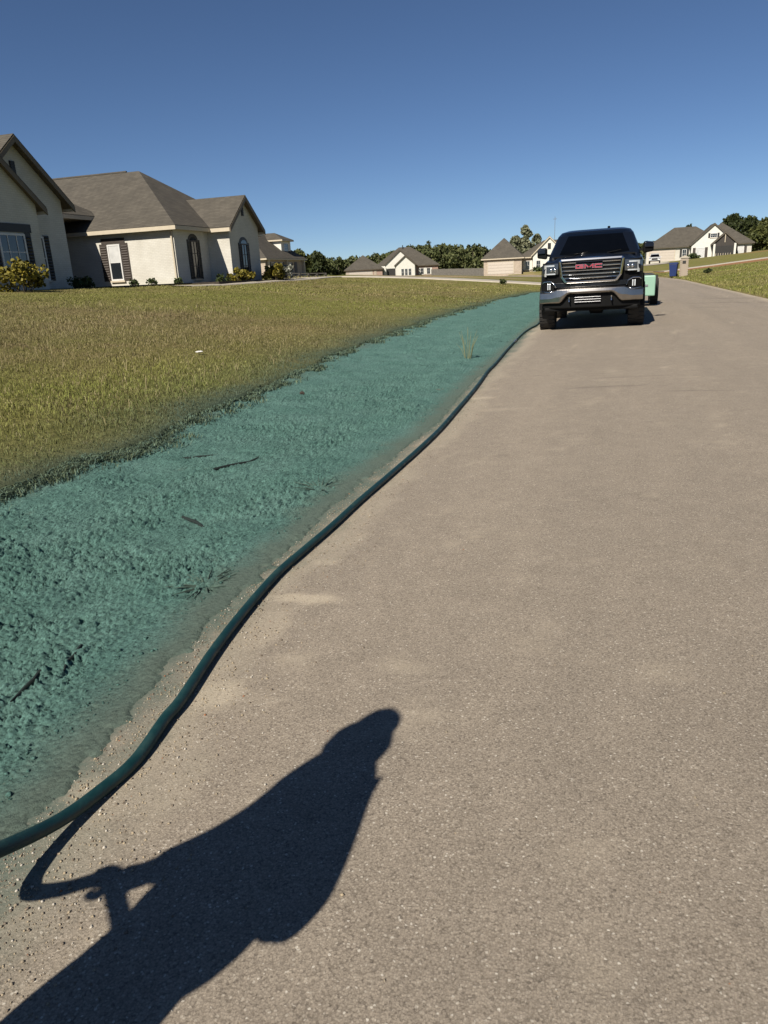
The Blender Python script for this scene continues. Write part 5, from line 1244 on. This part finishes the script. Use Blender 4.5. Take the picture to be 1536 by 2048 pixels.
def suv():
    x, y = 6.1, 141.0; z = hz(x, y) + .06
    T = empty('parked_suv', (x, y, z), R(-3), 'white sport utility vehicle parked before the right house garage', 'car')
    prof = [(0, .45), (.0, .92), (.35, 1.0), (1.15, 1.06), (4.5, 1.05), (4.62, .9), (4.62, .45), (4.2, .38), (4.05, .62), (3.75, .73), (3.4, .62), (3.25, .38), (1.35, .38), (1.2, .62), (.88, .73), (.56, .62), (.42, .38)]
    MB().prism(prof, 'x', -.93, .93).build('body', M['carwhite'], T, bevel=.06, seg=3)
    s = lambda z, a, b, h: [(-h, a, z), (h, a, z), (h, b, z), (-h, b, z)]
    MB().loft([s(1.04, 1.1, 4.55, .88), s(1.60, 1.95, 4.25, .68), s(1.68, 2.3, 4.0, .60)]).build('cabin', M['carwhite'], T, bevel=.05)
    MB().add([(-.78, 1.16, 1.10), (.78, 1.16, 1.10), (.63, 1.86, 1.56), (-.63, 1.86, 1.56), (-.78, 1.20, 1.08), (.78, 1.20, 1.08), (.63, 1.92, 1.54), (-.63, 1.92, 1.54)], [(0, 1, 2, 3), (7, 6, 5, 4), (0, 4, 5, 1), (1, 5, 6, 2), (2, 6, 7, 3), (3, 7, 4, 0)]).build('windshield', M['carglass'], T)
    for sx in (-1, 1):
        q = [(.885, 1.5, 1.10), (.885, 4.3, 1.10), (.70, 4.1, 1.54), (.70, 2.05, 1.54)]
        MB().add([(sx * a, b, c) for a, b, c in q] + [(sx * (a - .03), b, c) for a, b, c in q], [(0, 1, 2, 3), (7, 6, 5, 4), (0, 4, 5, 1), (1, 5, 6, 2), (2, 6, 7, 3), (3, 7, 4, 0)]).build('side_window', M['carglass'], T)
        MB().box(sx * .74 - .15, sx * .74 + .15, -.03, .06, .78, .90).build('headlight', M['lens'], T, bevel=.02)
        MB().box(sx * 1.0 - .08, sx * 1.0 + .08, 1.45, 1.55, 1.05, 1.18).build('door_mirror', M['carwhite'], T, bevel=.03)
        for yy in (.88, 3.75): wheel(T, sx * .84, yy, .34, .22, sx)
    MB().box(-.50, .50, -.025, .05, .62, .90).build('grille', M['blackplastic'], T, bevel=.02)
    MB().box(-.85, .85, -.06, .06, .42, .56).build('bumper', M['blackplastic'], T, bevel=.03)
suv()
def utility_pole():
    x, y = bearing(1114, 210); z = hz(x, y)
    T = empty('utility_pole', (x, y, z), 0, 'thin pale pole rising behind the pickup roof', 'pole')
    MB().tube([(0, 0, -.5), (0, 0, 13.6)], [.07, .045], 8).build('shaft', M['wood'], T)
    MB().bar((-.5, 0, 13.0), (.5, 0, 13.0), .08).build('cross_arm', M['wood'], T)
utility_pole()

# ------------------------------------------------------------------ small things on the verge
def stick(label, x, y, ln, ang, r, seed):
    rng = random.Random(seed); q = np.array([x]); v = np.array([y]); z = float(mulch_z(q, v)[0][0]) + .018
    pts = [((t - .5) * ln * math.cos(ang) + rng.gauss(0, .02 * ln), (t - .5) * ln * math.sin(ang) + rng.gauss(0, .02 * ln), rng.gauss(0, .012 * ln) - .006) for t in lin(0, 1, 6)]
    o = MB().tube(pts, [r, r * 1.2, r, r * 1.1, r * .8, r * .4], 7).build('stick', M['clod'], None); o.location = (x, y, z)
    tag(o, label, 'stick')
stick('dark twig lying diagonally in the middle of the green mulch', -2.60, 4.58, .42, R(62), .010, 1)
stick('short dark twig left of the diagonal twig in the mulch', -3.06, 4.82, .28, R(30), .008, 2)
stick('dark twig lying flat across the mulch centre', -2.22, 3.38, .28, R(-30), .009, 3)
stick('thin dark twig in the rough mulch near the hose', -1.78, 1.84, .18, R(-72), .006, 4)
stick('dark twig at the lower left of the mulch', -1.80, 1.66, .22, R(-78), .007, 5)
def weed(label, x, y, n, h, seed, col):
    rng = np.random.default_rng(seed); z = float(mulch_z(np.array([x]), np.array([y]))[0][0]); mb = MB()
    for k in range(n):
        a = rng.random() * 6.28; s = .04 + .10 * rng.random(); hh = h * (.4 + .6 * rng.random()); b = (math.cos(a) * .04, math.sin(a) * .04)
        mb.tube([(b[0], b[1], 0), (b[0] + math.cos(a) * s * .4, b[1] + math.sin(a) * s * .4, hh * .6), (b[0] + math.cos(a) * s, b[1] + math.sin(a) * s, hh)], [.005, .004, .0015], 4)
    o = mb.build('weed_tuft', col, None); o.location = (x, y, z); tag(o, label, 'weed')
M['coat'] = mat('green_coated_leaves', (0.05, 0.085, 0.065), 0.9, var=.4, scale=20)
M['weed'] = mat('dry_weed_stalk', (0.20, 0.22, 0.12), 0.85, var=.3, scale=10)
weed('wispy tall weed tuft standing in the mulch near the road edge', -2.08, 10.95, 16, .46, 1, M['weed'])
weed('low green coated weed poking through the mulch beside the hose', -1.72, 4.05, 12, .05, 2, M['coat'])
weed('dark low weed at the mulch edge half way to the near hose bend', -1.66, 2.55, 30, .022, 3, M['coat'])
weed('dark grass tuft at the upper left of the mulch', -3.60, 5.2, 18, .07, 4, M['coat'])
def stone(label, x, y, s, m, z, cat='stone', name='stone', seed=0):
    rng = np.random.default_rng(seed); bm = bmesh.new(); bmesh.ops.create_icosphere(bm, subdivisions=2, radius=1)
    for v in bm.verts: v.co = Vector((v.co.x * s[0], v.co.y * s[1], v.co.z * s[2])) * (1 + .25 * rng.normal() * .6)
    me = bpy.data.meshes.new(name); bm.to_mesh(me); bm.free(); me.materials.append(m); o = bpy.data.objects.new(name, me); COL.objects.link(o); o.location = (x, y, z); tag(o, label, cat)
xw, yw = -6.0, 9.9
stone('crumpled white scrap of litter lying in the lawn', xw, yw, (.06, .03, .015), M['wframe'], hz(xw, yw) + .05, 'litter', 'litter_scrap', 3)
stone('small black clod lying alone on the smooth mulch', -3.42, 7.75, (.03, .025, .02), M['soil'], float(mulch_z(np.array([-3.42]), np.array([7.75]))[0][0]) + .02, 'clod', 'dirt_clod', 4)
# grit and pebbles scattered on the road edge, too many to count
def road_grit():
    n = 12000; v = 0.7 * np.exp(RNG.random(n) * math.log(16)); e = np.abs(RNG.normal(size=n)) * .20 + .03; wide = RNG.random(n) < .08
    q = np.where(wide, -1.4 + 5.8 * RNG.random(n), Redge(v) + e); s = 0.0015 + 0.0035 * RNG.random(n) ** 4
    base = np.array([[1, 0, 0], [0, 1, 0], [-1, 0, 0], [0, -1, 0], [0, 0, 1], [0, 0, -1]], float)
    tri = np.array([[0, 1, 4], [1, 2, 4], [2, 3, 4], [3, 0, 4], [1, 0, 5], [2, 1, 5], [3, 2, 5], [0, 3, 5]])
    P = (base[None] * (0.7 + .6 * RNG.random((n, 6, 1))) + (RNG.random((n, 6, 3)) - .5) * .5) * s[:, None, None] * np.array([1, 1, .7]) + np.stack([q, v, roadz(q) + s * .5], -1)[:, None, :]
    pal = np.array([[.30, .25, .18], [.42, .34, .23], [.20, .16, .12], [.36, .16, .08], [.55, .5, .42]]); c = pal[RNG.choice(5, n, p=[.33, .24, .27, .01, .15])]
    o = raw_mesh('road_grit', P.reshape(-1, 3), (tri[None] + (np.arange(n) * 6)[:, None, None]).ravel(), 3, M['blade'], {'col': np.repeat(c, 6, 0)})
    tag(o, 'loose grit and tiny pebbles strewn along the asphalt edge', 'grit', kind='stuff')
road_grit()
